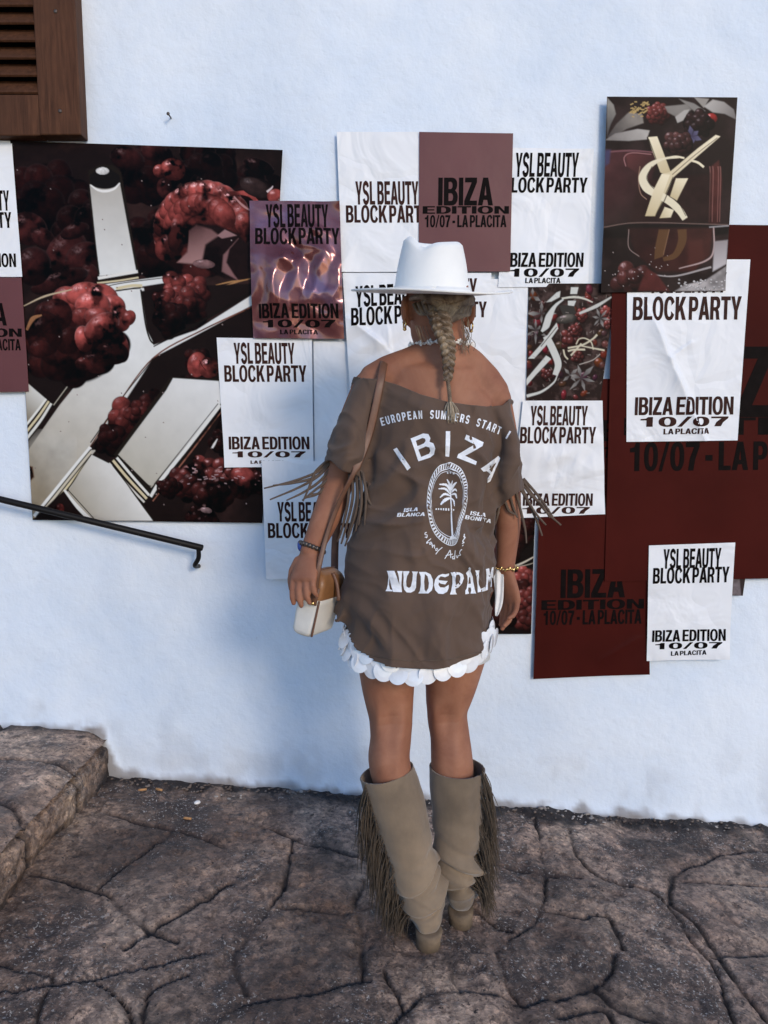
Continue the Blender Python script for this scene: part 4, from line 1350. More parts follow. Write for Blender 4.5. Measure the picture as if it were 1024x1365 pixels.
p.text('10/07 - LA PLACITA', 566, 675, 287, 303, BLK)
p = Poster([(697, 534), (803, 534), (806, 685), (680, 691)], 2, PM, 'creased white handbill right of the fringed right sleeve', group=GW, crum=(0.010, 8.0, (760, 615, 50, 40)), seed=15)
block_party(p, INK, (707, 783, 541, 567), (693, 794, 569, 591), (697, 790, 657.5, 674), (695, 786, 675.6, 684.6), None)
p = Poster([(289, 450), (416, 452), (418, 622), (300, 623)], 2, PM, 'flat white handbill overlapping the right edge of the huge raspberry poster', group=GW, seed=16)
block_party(p, INK, (312, 393, 457, 485), (299, 409, 487, 509), (305, 413, 582, 599), (309, 408, 601.5, 609.6), (334, 380, 613.8, 618))
p = Poster([(-64, 186), (16, 188), (30, 369), (-60, 369)], 2, PM, 'white handbill cut by the left edge of the photo, above a paler maroon one', group=GW, seed=17)
block_party(p, BLK, (-60, 13, 254, 281), (-82, 16, 283, 304), (-70, 22, 338, 356), None, None)
p = Poster([(-84, 370), (29, 370), (39, 522), (-84, 524)], 2, M['maroon_sheen'], 'maroon handbill with painted-in gloss, cut by the left edge of the photo', group=GM, seed=18)
p.text('IBIZA', -52, 9, 404, 434, BLK)
p.text('EDITION', -72, 30, 438, 449, BLK)
p.text('10/07 - LA PLACITA', -72, 28, 452, 467, BLK)
# layer 3
p = Poster([(349, 614), (478, 614), (480, 772), (355, 772)], 3, PM, 'white handbill behind the left arm, above the hanging bag', group=GW, seed=19)
block_party(p, INK, (370, 452, 669, 695), (357, 468, 697, 717), None, None, None)
p = Poster([(836, 345), (1000, 346), (983, 587), (835, 589)], 3, PM, 'torn white handbill with long diagonal crease, under the perfume bottle poster', group=GW, amp=0.0016,
           fold=[(868, 420, 892, 478, 14, 0.016), (892, 478, 916, 534, 14, 0.018), (916, 534, 940, 590, 10, 0.014), (892, 478, 922, 456, 5, 0.006)], seed=20)
block_party(p, INK, (865, 968, 364, 391), (843, 988, 396, 427), (846, 978, 529.5, 553.5), (852, 971, 556, 569), (884, 945, 571.5, 579), -1)
p = Poster([(865, 727), (980, 723), (971, 878), (862, 881)], 3, PM, 'white handbill over the bottom edge of the largest maroon poster', group=GW, curl=[(971, 878, 60, 0.010)], seed=21)
block_party(p, BLK, (884, 961, 732, 758), (870, 972, 757, 778), (869, 967, 840, 855.5), (872, 962, 857, 865.5), (894, 941, 868, 874), -2)
p = Poster([(333, 268), (453, 269), (459, 452), (338, 451)], 3, M['foil'], 'crumpled shiny maroon foil sheet over the corner of the huge raspberry poster', group=GM, amp=0.002,
           crum=(0.042, 9.0, (398, 372, 75, 55)), seed=22)
block_party(p, BLK, (355, 438, 273, 304), (341, 453, 305, 327), (346, 452, 406, 425), (350, 448, 427, 437), (374, 424, 440, 446))
# layer 4
p = Poster([(809, 129), (983, 130), (966, 388), (801, 390)], 4, M['art'], 'tall glossy poster of a dark perfume bottle with a pale gold monogram', group=GA, art=paint_bottle, amp=0.002, curl=[(801, 300, 60, 0.007), (966, 388, 40, 0.005)], seed=23)

# ------------------------------------------------------------------ shutter, nail, handrail, litter
def wp(px, py, y=0.0):
    return at(px, py, y)


SY = -0.055
c_br = wp(108, 180, SY)
c_tr = wp(93, 0, SY)
xr = c_br.x
zb = c_br.z
sw, sh = 0.62, 1.25
sh_root = empty('window_shutter', (xr - sw / 2, 0.0, zb))
tag(sh_root, 'dark brown louvred wooden shutter at the top left of the wall', 'shutter')
st = 0.125
MB().box((xr - st, SY, zb + 0.001), (xr, 0.004, zb + sh), 0.004).build('stile', M['wood'], sh_root, False)
MB().box((xr - sw, SY, zb + 0.001), (xr - sw + st, 0.004, zb + sh), 0.004).build('stile', M['wood'], sh_root, False)
MB().box((xr - sw + st, SY + 0.004, zb), (xr - st, 0.002, zb + 0.118), 0.004).build('bottom_rail', M['wood'], sh_root, False)
MB().box((xr - sw + st, SY + 0.004, zb + sh - 0.12), (xr - st, 0.002, zb + sh), 0.004).build('top_rail', M['wood'], sh_root, False)
MB().box((xr - sw + st, -0.006, zb + 0.118), (xr - st, 0.0, zb + sh - 0.12)).build('backing', M['iron'], sh_root, False)
pitch_ = 0.049
k = 0
lz = zb + 0.118 + 0.016
while lz < zb + sh - 0.15:
    mt = Matrix.Translation((xr - sw / 2, SY + 0.028, lz + 0.012)) @ Matrix.Rotation(math.radians(50), 4, 'X')
    MB().box((-(sw / 2 - st) + 0.001, -0.030, -0.0045), ((sw / 2 - st) - 0.001, 0.030, 0.0045), 0.002, mt).build('slat', M['wood'], sh_root, False)
    lz += pitch_
for (px_, py_) in ((74, 15), (80, 148)):
    q = wp(px_, py_, SY)
    MB().ellipsoid((q.x, SY, q.z), (0.006, 0.003, 0.006), 10, 6).build('screw', M['nail'], sh_root)

q = wp(225, 153, -0.02)
nl = MB().tube([(q.x, 0.01, q.z), (q.x, -0.026, q.z + 0.001)], 0.0022, 8).ellipsoid((q.x, -0.027, q.z + 0.001), (0.0052, 0.003, 0.0052), 10, 6)
nl = nl.build('nail', M['nail'])
tag(nl, 'rusty nail sticking out of the white wall right of the shutter', 'nail')

RY = -0.075
r0, r1 = wp(-60, 651, RY), wp(268, 730, RY)
far = r0 + (r0 - r1) * 1.2
e0 = wp(262, 757, -0.03)
hr = empty('handrail', (r1.x, 0, r1.z))
tag(hr, 'thin black iron handrail sloping down the wall at the left', 'handrail')
MB().tube([far, r0, r1 + (r1 - r0) * 0.004], 0.0108, 10, (0, 0, 1), 0.4).build('rail', M['iron'], hr)
MB().tube(catmull([r1 + Vector((-0.008, 0, -0.004)), r1 + Vector((-0.011, 0.008, -0.035)), e0 + Vector((0, -0.02, 0.012)), Vector((e0.x - 0.002, 0.02, e0.z - 0.004))], 6), 0.0075, 10, (1, 0, 0)).build('bracket', M['iron'], hr)
b2 = far.lerp(r0, 0.3)
MB().tube(catmull([b2, b2 + Vector((-0.004, 0.01, -0.05)), Vector((b2.x - 0.006, 0.02, b2.z - 0.07))], 6), 0.0075, 10, (1, 0, 0)).build('bracket', M['iron'], hr)

lit = MB()
rg = random.Random(4)
for k in range(520):
    if rg.random() < 0.75:
        px_, t = rg.uniform(140, 1020), abs(rg.gauss(0, 0.035))
        x = (px_ - 512) / F * 2.62
        y = -0.012 - t
    else:
        x, y = rg.uniform(-1.2, 1.25), rg.uniform(-1.9, -0.05)
    r = rg.uniform(0.0015, 0.0055) * (1.3 if rg.random() < 0.1 else 1)
    z = float(np.interp(0, [0, 1], [0, 1])) + gz(x) + 0.002
    i, j = int(np.searchsorted(gx, x)), int(np.searchsorted(gy, y))
    z = GZ[min(j, len(gy) - 1), min(i, len(gx) - 1)] + r * 0.3
    rot = Matrix.Rotation(rg.uniform(0, 3), 3, 'Z') @ Matrix.Rotation(rg.uniform(-0.5, 0.5), 3, 'X')
    lit.ellipsoid((x, y, z), (r * rg.uniform(0.7, 2.0), r, r * 0.6), 6, 4, rot)
lo = lit.build('litter', M['litter'], None, False)
tag(lo, kind='stuff')


def ground_at(px_, py_):
    x, y = ground_px_np(np.array([float(px_)]), np.array([float(py_)]))
    x, y = x[0], min(y[0], -0.01)
    i, j = int(np.searchsorted(gx, x)), int(np.searchsorted(gy, y))
    return Vector((x, y, GZ[min(j, len(gy) - 1), min(i, len(gx) - 1)]))


for n_, (px_, py_, a, lb) in enumerate(((190, 1053, 0.15, 'tan cigarette butt nearest the stone step at the wall foot'), (212, 1053, -0.5, 'tan cigarette butt beside another one, farther from the stone step'), (250, 1091, -0.3, 'tan cigarette butt lying alone out on the paving'))):
    q = ground_at(px_, py_) + Vector((0, 0, 0.006))
    d = Vector((math.cos(a), math.sin(a), 0.05)) * 0.013
    o = MB().tube([q - d, q - d * 0.3, q + d], [0.0038, 0.0042, 0.0035], 8, (0, 0, 1), 0.2).build('cigarette_butt', M['filter'])
    tag(o, lb, 'cigarette butt', 'cigarette butts on the paving')
q = ground_at(263, 1072) + Vector((0, 0, 0.008))
o = MB().ellipsoid(q, (0.011, 0.008, 0.006), 14, 10, Matrix.Rotation(0.5, 3, 'Z')).build('pebble', M['pearl'])
tag(o, 'pale pebble on the paving near the cigarette butts', 'pebble')
#PERSON#
# ------------------------------------------------------------------ the woman
Y0 = -0.62


def B(px, py, y=Y0):
    return at(px, py, y)


person = empty('person', B(585, 1225, -0.66))
tag(person, 'woman seen from behind in white hat, brown off-shoulder top and tan fringed boots', 'person')

# --- body, one continuous surface
b = MB()
HC = B(583, 405, -0.60)                         # centre of the head
HR = Matrix.Rotation(math.radians(14), 3, 'Z')  # face turned a little to her left
b.ellipsoid(HC + Vector((0, 0, 0.015)), (0.074, 0.094, 0.105), 24, 18, HR)
fw = HR @ Vector((0, 1, 0))
rt = HR @ Vector((1, 0, 0))
UP = Vector((0, 0, 1))
b.ellipsoid(HC + fw * 0.030 - UP * 0.055, (0.056, 0.066, 0.066), 20, 14, HR)      # jaw
b.ellipsoid(HC + fw * 0.078 - UP * 0.098, (0.022, 0.018, 0.016), 12, 8, HR)       # chin
b.tube([HC + fw * 0.088 + UP * 0.012, HC + fw * 0.100 - UP * 0.012, HC + fw * 0.106 - UP * 0.030], [0.009, 0.011, 0.014], 10)  # nose
b.ellipsoid(HC + fw * 0.092 - UP * 0.062, (0.022, 0.010, 0.006), 10, 8, HR)       # upper lip
b.ellipsoid(HC + fw * 0.090 - UP * 0.071, (0.019, 0.010, 0.007), 10, 8, HR)       # lower lip
for sgn in (-1, 1):
    b.ellipsoid(HC + fw * 0.082 + rt * 0.030 * sgn + UP * 0.030, (0.022, 0.010, 0.008), 10, 8, HR)   # brow
    b.ellipsoid(HC + fw * 0.064 + rt * 0.042 * sgn - UP * 0.030, (0.022, 0.020, 0.022), 10, 8, HR)   # cheek
    # ear
    e = HC + rt * 0.080 * sgn - fw * 0.002 - UP * 0.016
    b.ellipsoid(e, (0.011, 0.021, 0.034), 12, 10, HR @ Matrix.Rotation(0.55 * sgn, 3, 'Z'))
    b.ellipsoid(e - UP * 0.028 - rt * 0.003 * sgn, (0.009, 0.010, 0.011), 10, 8, HR)
NB = B(594, 478, -0.615)
b.tube([HC - UP * 0.02 - fw * 0.016, B(590, 448, -0.605), NB, B(592, 505, -0.62)], [(0.056, 0.062), (0.054, 0.058), (0.058, 0.060), (0.075, 0.062)], 20)
SL, SR = B(496, 512, -0.62), B(657, 529, -0.62)
# trapezius and shoulders
b.tube([B(589, 462, -0.612), B(552, 484, -0.618), B(520, 498, -0.62), SL], [0.036, 0.042, 0.046, 0.046], 16, (0, 1, 0))
b.tube([B(600, 464, -0.612), B(625, 486, -0.618), B(643, 508, -0.62), SR], [0.036, 0.042, 0.046, 0.046], 16, (0, 1, 0))
b.tube([B(583, 492, -0.62), B(580, 560, -0.615), B(572, 660, -0.61), B(566, 760, -0.62), B(562, 815, -0.63), B(561, 850, -0.63)],
       [(0.115, 0.072), (0.150, 0.095), (0.128, 0.090), (0.135, 0.098), (0.160, 0.115), (0.160, 0.112)], 28, cap=0.2)
for sgn in (-1, 1):                              # shoulder blades
    b.ellipsoid(B(584 + 46 * sgn, 548 + 8 * (sgn > 0), -0.665), (0.055, 0.030, 0.070), 14, 10)
# arms
LE, LW = B(447, 655, -0.63), B(413, 738, -0.675)
RE, RW = B(676, 655, -0.60), B(673, 757, -0.585)
b.tube(catmull([SL, B(468, 580, -0.63), LE, B(432, 695, -0.655), LW], 5), lerp_list([0.045, 0.042, 0.038, 0.035, 0.0255], 21), 18)
b.tube(catmull([SR, B(670, 592, -0.61), RE, B(677, 705, -0.592), RW], 5), lerp_list([0.044, 0.040, 0.035, 0.032, 0.0245], 21), 18)


def hand(b, wrist, d, lat, L, curl, spread=0.0, pn=None):
    """d: wrist -> knuckles, lat: towards the thumb side, pn: side the fingers curl to; L: hand length"""
    d = d.normalized()
    lat = (lat - d * lat.dot(d)).normalized()
    n = d.cross(lat) if pn is None else (pn - d * pn.dot(d) - lat * pn.dot(lat)).normalized()
    k = wrist + d * L * 0.50
    b.tube([wrist - d * 0.012, wrist + d * L * 0.14, wrist + d * L * 0.34, k], [(0.025, 0.020), (0.030, 0.017), (0.038, 0.016), (0.040, 0.013)], 16, lat)
    for i, (o, ln, r) in enumerate(((0.029, 0.43, 0.0086), (0.010, 0.48, 0.0090), (-0.010, 0.45, 0.0086), (-0.029, 0.35, 0.0076))):
        p = k + lat * o - d * 0.006
        pts, a, dd = [p - d * 0.012], 0.0, d
        c = curl[i]
        for j, fr in enumerate((0.42, 0.33, 0.25)):
            pts.append(p)
            a += c * (0.75 + 0.35 * j)
            dd = (d * math.cos(a) + n * math.sin(a) + lat * o * spread * 12).normalized()
            p = p + dd * ln * L * fr
        pts.append(p)
        b.tube(pts, [r * 1.1, r * 1.12, r, r * 0.92, r * 0.74], 10, lat, 0.9)
    t0 = wrist + d * L * 0.12 + lat * 0.026
    t1 = t0 + (d * 0.62 + lat * 0.58 + n * 0.30).normalized() * L * 0.22
    t2 = t1 + (d * 0.86 + lat * 0.25 + n * 0.40).normalized() * L * 0.17
    t3 = t2 + (d * 0.90 + lat * 0.02 + n * 0.45).normalized() * L * 0.14
    b.tube([t0 - lat * 0.012, t0, t1, t2, t3], [0.012, 0.015, 0.0125, 0.0108, 0.0085], 12, n, 0.9)


hand(b, LW, B(400, 790, -0.735) - LW, Vector((-0.80, 0.60, 0)), 0.142, (0.22, 0.26, 0.32, 0.40), 0, Vector((0.6, 0.8, 0)))
hand(b, RW, B(681, 806, -0.585) - RW, Vector((-0.55, 0.85, 0)), 0.172, (0.16, 0.24, 0.34, 0.46), 0, Vector((-1, -0.3, 0)))
# legs
for (hip, kn, ank) in (((B(519, 860, -0.63), B(518, 905, -0.63), B(521, 955, -0.635), B(524, 990, -0.655), B(523, 1025, -0.67), B(540, 1100, -0.69), B(566, 1195, -0.70))),
                       ((B(604, 860, -0.61), B(601, 905, -0.61), B(597, 950, -0.605), B(600, 985, -0.61), B(602, 1025, -0.625), B(607, 1100, -0.635), B(612, 1180, -0.63)))) and ():
    pass
LL = [B(520, 860, -0.63), B(517, 905, -0.63), B(521, 955, -0.635), B(521, 985, -0.65), B(520, 1022, -0.665), B(545, 1110, -0.69), B(566, 1200, -0.70)]
RL = [B(606, 860, -0.61), B(602, 905, -0.61), B(596, 948, -0.605), B(600, 982, -0.61), B(603, 1022, -0.625), B(608, 1110, -0.635), B(612, 1185, -0.63)]
LRAD = [(0.088, 0.090), (0.070, 0.076), (0.056, 0.060), (0.052, 0.056), (0.053, 0.058), (0.046, 0.048), (0.032, 0.034)]
RRAD = [(0.088, 0.090), (0.069, 0.076), (0.052, 0.058), (0.051, 0.056), (0.055, 0.061), (0.048, 0.050), (0.032, 0.034)]
b.tube(catmull(LL, 5), lerp_list(LRAD, 31), 22)
b.tube(catmull(RL, 5), lerp_list(RRAD, 31), 22)
HANDS = [np.array(B(404, 785, -0.72)), np.array(B(683, 805, -0.585))]


def keep_body(V):
    w = np.ones(len(V))
    for h in HANDS:
        w = np.minimum(w, 0.12 + 0.88 * sstep(0.10, 0.14, np.linalg.norm(V - h, axis=1)))
    w = np.minimum(w, 0.25 + 0.75 * sstep(0.10, 0.14, np.linalg.norm(V - np.array(HC + fw * 0.03), axis=1)))
    return w


V, Fc = b.remesh(0.0036, 26, 0.6, keep_body)
# soft relief of the back: spine furrow
sx = np.array(B(592, 520, -0.62))
dsp = np.exp(-((V[:, 0] - sx[0]) / 0.014) ** 2) * sstep(1.0, 1.2, V[:, 2]) * (1 - sstep(1.42, 1.50, V[:, 2])) * (V[:, 1] < -0.63)
V[:, 1] += 0.006 * dsp
for (px_, py_, yy) in ((521, 962, -0.70), (597, 960, -0.67)):     # hollows, tendons and creases behind the knees
    q = np.array(B(px_, py_, yy))
    bk = V[:, 1] < q[1] + 0.045
    dx, dz = V[:, 0] - q[0], V[:, 2] - q[2]
    V[:, 1] += bk * np.exp(-(dz / 0.045) ** 2) * (0.007 * np.exp(-(dx / 0.016) ** 2) - 0.005 * np.exp(-((dx - 0.033) / 0.010) ** 2) - 0.005 * np.exp(-((dx + 0.033) / 0.010) ** 2))
    for k, dz0 in enumerate((-0.012, 0.010)):
        V[:, 1] += bk * 0.0013 * np.exp(-((dz - dz0 - 0.1 * dx) / 0.0035) ** 2) * np.exp(-(dx / 0.03) ** 2)
    V[:, 1] -= bk * 0.010 * np.exp(-((dz + 0.085) / 0.06) ** 2) * (np.exp(-((dx - 0.022) / 0.022) ** 2) + 0.8 * np.exp(-((dx + 0.022) / 0.022) ** 2))
body = mesh_obj('body', V, Fc, M['skin'], person)
for sgn in (-1, 1):
    e = MB().ellipsoid(HC + fw * 0.078 + rt * 0.030 * sgn + UP * 0.012, (0.013, 0.012, 0.010), 14, 10).build('eye', M['pearl'], person)

# --- top: one loose shirt with wide sleeves
s_ = MB()
s_.tube(catmull([B(586, 488, -0.62), B(584, 520, -0.62), B(578, 580, -0.625), B(571, 650, -0.63), B(564, 720, -0.635), B(558, 790, -0.64), B(556, 850, -0.645), B(556, 905, -0.65)], 4),
        lerp_list([(0.130, 0.085), (0.158, 0.105), (0.172, 0.125), (0.178, 0.132), (0.182, 0.138), (0.183, 0.145), (0.183, 0.150), (0.183, 0.150)], 29), 36)
s_.tube([B(589, 480, -0.617), B(552, 492, -0.622), B(520, 505, -0.625), B(499, 518, -0.625)], [0.050, 0.052, 0.053, 0.053], 18, (0, 1, 0))
s_.tube([B(600, 482, -0.617), B(624, 500, -0.622), B(642, 516, -0.625), B(653, 532, -0.625)], [0.050, 0.051, 0.052, 0.052], 18, (0, 1, 0))
LS = catmull([B(501, 515, -0.63), B(489, 545, -0.635), B(474, 590, -0.645), B(463, 630, -0.65)], 4)
s_.tube(LS, lerp_list([(0.054, 0.060), (0.056, 0.072), (0.056, 0.080), (0.053, 0.082)], 13), 24, cap=0.9)
RS = catmull([B(654, 536, -0.625), B(663, 572, -0.63), B(670, 620, -0.63), B(677, 658, -0.625)], 4)
s_.tube(RS, lerp_list([(0.048, 0.060), (0.046, 0.074), (0.045, 0.080), (0.044, 0.080)], 13), 24, cap=0.9)
# the turned-out hem corner at her left side
s_.tube([B(478, 770, -0.64), B(460, 812, -0.645), B(446, 836, -0.65)], [(0.028, 0.06), (0.024, 0.055), (0.016, 0.045)], 16)
V, Fc = s_.remesh(0.0042, 22, 0.6)
Fc = np.array([f for f in Fc if len(f) == 4] if all(len(f) == 4 for f in Fc) else [f if len(f) == 4 else f + (f[-1],) for f in Fc])


def to_px(V):
    """where world points sit in the photograph (used only to place folds and hems measured from it)"""
    d = V - np.array(CAM)
    zc = d[:, 1] * CP - d[:, 2] * SP
    yc = d[:, 1] * SP + d[:, 2] * CP
    return 512 + F * d[:, 0] / zc, 682.5 - F * yc / zc


def vnorm(V, Fc):
    n = np.zeros_like(V)
    a, b_, c, d = (V[Fc[:, k]] for k in range(4))
    fn = np.cross(c - a, d - b_)
    for k in range(4):
        for j in range(3):
            n[:, j] += np.bincount(Fc[:, k], fn[:, j], len(V))
    return n / (np.linalg.norm(n, axis=1)[:, None] + 1e-12)


N = vnorm(V, Fc)
X, Y = to_px(V)
back = sstep(0.1, -0.4, N[:, 1])
h = np.zeros(len(V))
# folds measured along lines: (points, width px, height m)
for pts, w, a in (([(486, 655), (520, 640), (545, 600)], 8, 0.007), ([(484, 690), (520, 672), (560, 640)], 9, -0.006), ([(470, 715), (505, 705), (540, 690)], 9, 0.006),
                  ([(545, 600), (560, 660), (553, 740)], 11, 0.006), ([(600, 590), (597, 640), (610, 690)], 8, -0.005), ([(672, 585), (657, 635), (652, 690), (664, 725)], 6, -0.011),
                  ([(652, 570), (640, 620), (636, 665)], 8, 0.008), ([(612, 690), (622, 730), (650, 760)], 10, 0.009), ([(640, 690), (630, 705), (662, 722)], 9, -0.010),
                  ([(500, 760), (530, 780), (580, 786)], 12, -0.004), ([(472, 800), (500, 830), (520, 870)], 10, 0.006), ([(640, 780), (636, 830), (640, 870)], 9, 0.006),
                  ([(588, 790), (580, 830), (585, 880)], 14, 0.004), ([(520, 700), (525, 760), (510, 830)], 14, 0.005), ([(676, 560), (684, 600), (672, 650)], 7, 0.007),
                  ([(655, 545), (668, 575), (664, 620)], 6, -0.007), ([(482, 540), (470, 580), (462, 620)], 9, 0.005), ([(500, 540), (494, 590), (492, 640)], 7, -0.008), ([(530, 530), (560, 545), (590, 552)], 7, 0.003)):
    cm = catmull([(p[0], p[1], 0) for p in pts], 8)
    best = np.full(len(V), 1e9)
    taper = np.ones(len(V))
    for i in range(len(cm) - 1):
        ax, ay, bx_, by_ = cm[i].x, cm[i].y, cm[i + 1].x, cm[i + 1].y
        dx, dy = bx_ - ax, by_ - ay
        t = np.clip(((X - ax) * dx + (Y - ay) * dy) / (dx * dx + dy * dy), 0, 1)
        dd = np.hypot(X - ax - t * dx, Y - ay - t * dy)
        m_ = dd < best
        best[m_] = dd[m_]
        taper[m_] = math.sin(math.pi * (0.12 + 0.76 * i / len(cm)))
    h += a * np.exp(-(best / w) ** 2) * taper
h = h * back * 1.9
warp = fbm(V[:, 0] * 6 + V[:, 1] * 4, V[:, 2] * 5, 201, 3)
h += 0.016 * (fbm(V[:, 0] * 8 + V[:, 1] * 8 + warp * 1.5, V[:, 2] * 4 + warp, 202, 3) - 0.5)
h += 0.008 * (fbm(V[:, 0] * 22 + V[:, 1] * 26 + warp * 2, V[:, 2] * 12, 203, 3) - 0.5)
ww = (fbm(V[:, 0] * 4 + V[:, 1] * 3, V[:, 2] * 4, 211, 3) - 0.5)
for (ca, sa, f_, a_, sd_) in ((0.85, 0.52, 13, 0.010, 212), (0.30, -0.95, 10, 0.007, 213), (0.95, -0.30, 16, 0.006, 214)):
    u_ = (V[:, 0] + 0.6 * V[:, 1]) * ca + V[:, 2] * sa
    v_ = -(V[:, 0] + 0.6 * V[:, 1]) * sa + V[:, 2] * ca
    n_ = fbm(u_ * f_ + ww * 4, v_ * f_ * 0.28 + ww * 3, sd_, 2)
    h += a_ * (1 - np.clip(np.abs(2 * n_ - 1) * 2.2, 0, 1)) ** 2
low_ = sstep(0.95, 0.70, V[:, 2])
ang = np.arctan2(V[:, 1] + 0.645, V[:, 0] - 0.09)
h += low_ * 0.006 * np.sin(ang * 9 + 3 * warp)
h = 0.85 * h - 0.0085
V = V + N * h[:, None]


def cut_snap(V, Fc, s, move):
    """remove faces with every s > 0, then pull the stragglers onto s = 0 with move(idx, s)"""
    gone = (s[Fc] > 0).all(1)
    Fc = Fc[~gone]
    used = np.zeros(len(V), bool)
    used[Fc.reshape(-1)] = True
    idx = np.where(used & (s > 0))[0]
    V[idx] = V[idx] + move(idx, s[idx])
    return V, Fc


# neckline (height over x), hem (height under x), sleeve ends (planes)
nk = [(440, 500), (470, 500), (478, 503), (506, 505), (531, 513), (560, 526), (596, 536), (627, 540), (650, 542), (672, 540), (683, 532), (720, 528)]
nkx = np.array([at(p[0], p[1], -0.70).x for p in nk])
nkz = np.array([at(p[0], p[1], -0.70).z for p in nk])
s1 = V[:, 2] - np.interp(V[:, 0], nkx, nkz)
V, Fc = cut_snap(V, Fc, s1, lambda i, s: np.stack([0 * s, 0 * s, -s], 1))
hm = [(430, 836), (441, 840), (455, 846), (463, 858), (475, 872), (500, 882), (550, 889), (600, 886), (640, 876), (656, 868), (680, 860)]
hmx = np.array([at(p[0], p[1], -0.775).x for p in hm])
hmz = np.array([at(p[0], p[1], -0.775).z for p in hm])
s2 = np.interp(V[:, 0], hmx, hmz) - V[:, 2]
V, Fc = cut_snap(V, Fc, s2, lambda i, s: np.stack([0 * s, 0 * s, s], 1))
for (c, e, r_) in ((B(462, 627, -0.65), B(434, 677, -0.65), 0.10), (B(681, 655, -0.625), B(709, 693, -0.62), 0.10)):
    c, axd = np.array(c), np.array((e - c).normalized())
    rel_ = V - c
    s3 = rel_ @ axd
    rad_ = np.linalg.norm(rel_ - s3[:, None] * axd, axis=1)
    tx = np.array(B(560, 700, -0.64))
    if c[0] < 0:
        zone = (rad_ < r_) & (V[:, 0] < at(489, 640, -0.65).x) & (s3 < 0.14)
    else:
        zone = (rad_ < r_) & (V[:, 0] > at(660, 640, -0.65).x) & (s3 < 0.14)
    s3 = np.where(zone, s3 + 0.006 * np.sin(60 * V[:, 1]), -1.0)
    V, Fc = cut_snap(V, Fc, s3, lambda i, s: -s[:, None] * axd[None, :])
used, inv = np.unique(Fc.reshape(-1), return_inverse=True)
V, Fc = V[used], inv.reshape(-1, 4)
Fl = [tuple(dict.fromkeys(int(i) for i in f)) for f in Fc]
Fl = [f for f in Fl if len(f) > 2]
shirt = mesh_obj('shirt', V, Fl, M['jersey'], person)
sm = shirt.modifiers.new('thickness', 'SOLIDIFY')
sm.thickness = 0.003
sm.offset = -1
bvh = BVHTree.FromPolygons([Vector(v) for v in V], Fl)

# hem seams: a raised line of stitching just above the hem
sv = []
for px_ in np.linspace(470, 652, 60):
    py_ = float(np.interp(px_, [q[0] for q in hm], [q[1] for q in hm])) - 7
    hit = bvh.ray_cast(CAM, ray(px_, py_).normalized())
    if hit[0]:
        sv.append(hit[0] + hit[1] * 0.0006)
MB().tube(sv, 0.0011, 6).build('hem_seam', M['shirt_fringe'], shirt)


# --- prints on the back of the shirt
def print_on(name, V2, T, step=5.0, lift=0.0014):
    Vc, Fcc = cut_grid(V2, T, step)
    out, bad = [], set()
    for i, (x, y) in enumerate(Vc):
        hit = bvh.ray_cast(CAM, ray(x, y).normalized())
        if hit[0] is None or hit[0].y > -0.60:
            bad.add(i)
            out.append(Vector((0, 0, 0)))
        else:
            n = hit[1] if hit[1].y < 0 else -hit[1]
            out.append(hit[0] + n * lift)
    fs = []
    for f in Fcc:
        if any(i in bad for i in f):
            continue
        p = [out[i] for i in f]
        n = (p[1] - p[0]).cross(p[2] - p[0])
        if max((p[i] - p[i - 1]).length for i in range(len(p))) > 0.04:
            continue
        fs.append(f if n.y < 0 else f[::-1])
    us = sorted({i for f in fs for i in f})
    mp = {k: j for j, k in enumerate(us)}
    return mesh_obj(name, [out[i] for i in us], [[mp[i] for i in f] for f in fs], M['print'], shirt, False)


def merge(parts):
    V, T = [], []
    for v, t in parts:
        k = len(V)
        V += [tuple(p) for p in v]
        T += [tuple(i + k for i in q) for q in t]
    return V, T


def quad_letter(ch, tl, tr, br, bl):
    w, fv, ft = glyph(ch)
    out = []
    for a, c in fv:
        u, v = a / w, 1 - c / 100
        out.append(((tl[0] * (1 - u) + tr[0] * u) * (1 - v) + (bl[0] * (1 - u) + br[0] * u) * v, (tl[1] * (1 - u) + tr[1] * u) * (1 - v) + (bl[1] * (1 - u) + br[1] * u) * v))
    return out, ft


z6 = lambda x, y: (480 + x / 4.655, 540 + y / 4.655)
# IBIZA on its arch, drawn as even strokes
k = 1.0
parts = []
for loops in ([[(208, 275), (230, 264), (316, 388), (294, 406)]],
              [[(314, 208), (392, 176), (425, 180), (438, 205), (432, 228), (455, 238), (468, 268), (460, 305), (436, 326), (362, 350)],
               [(346, 222), (388, 204), (404, 208), (408, 222), (398, 238), (356, 254)], [(362, 276), (410, 256), (432, 262), (438, 284), (428, 302), (380, 322)]],
              [[(532, 162), (560, 162), (552, 320), (528, 318)]],
              [[(660, 182), (766, 232), (758, 256), (652, 314), (726, 350), (718, 372), (600, 326), (608, 304), (712, 244), (648, 212)]],
              [[(748, 394), (858, 314), (874, 330), (806, 474), (788, 482), (790, 452), (806, 428), (786, 408), (764, 412)], [(798, 398), (816, 416), (846, 352)]]):
    parts.append(poly_tris([[z6(x, y) for x, y in lp] for lp in loops]))
print_on('lettering', *merge(parts))
# EUROPEAN SUMMERS START I along an arch
arch = catmull([(507, 563, 0), (530, 557, 0), (556, 553, 0), (585, 553, 0), (612, 557, 0), (640, 564, 0), (664, 573, 0), (684, 583, 0)], 10)
al = [0]
for i in range(1, len(arch)):
    al.append(al[-1] + (arch[i] - arch[i - 1]).length)


def on_arch(s):
    x, y = float(np.interp(s, al, [p.x for p in arch])), float(np.interp(s, al, [p.y for p in arch]))
    x2, y2 = float(np.interp(s + 0.5, al, [p.x for p in arch])), float(np.interp(s + 0.5, al, [p.y for p in arch]))
    d = Vector((x2 - x, y2 - y, 0)).normalized()
    return Vector((x, y, 0)), d


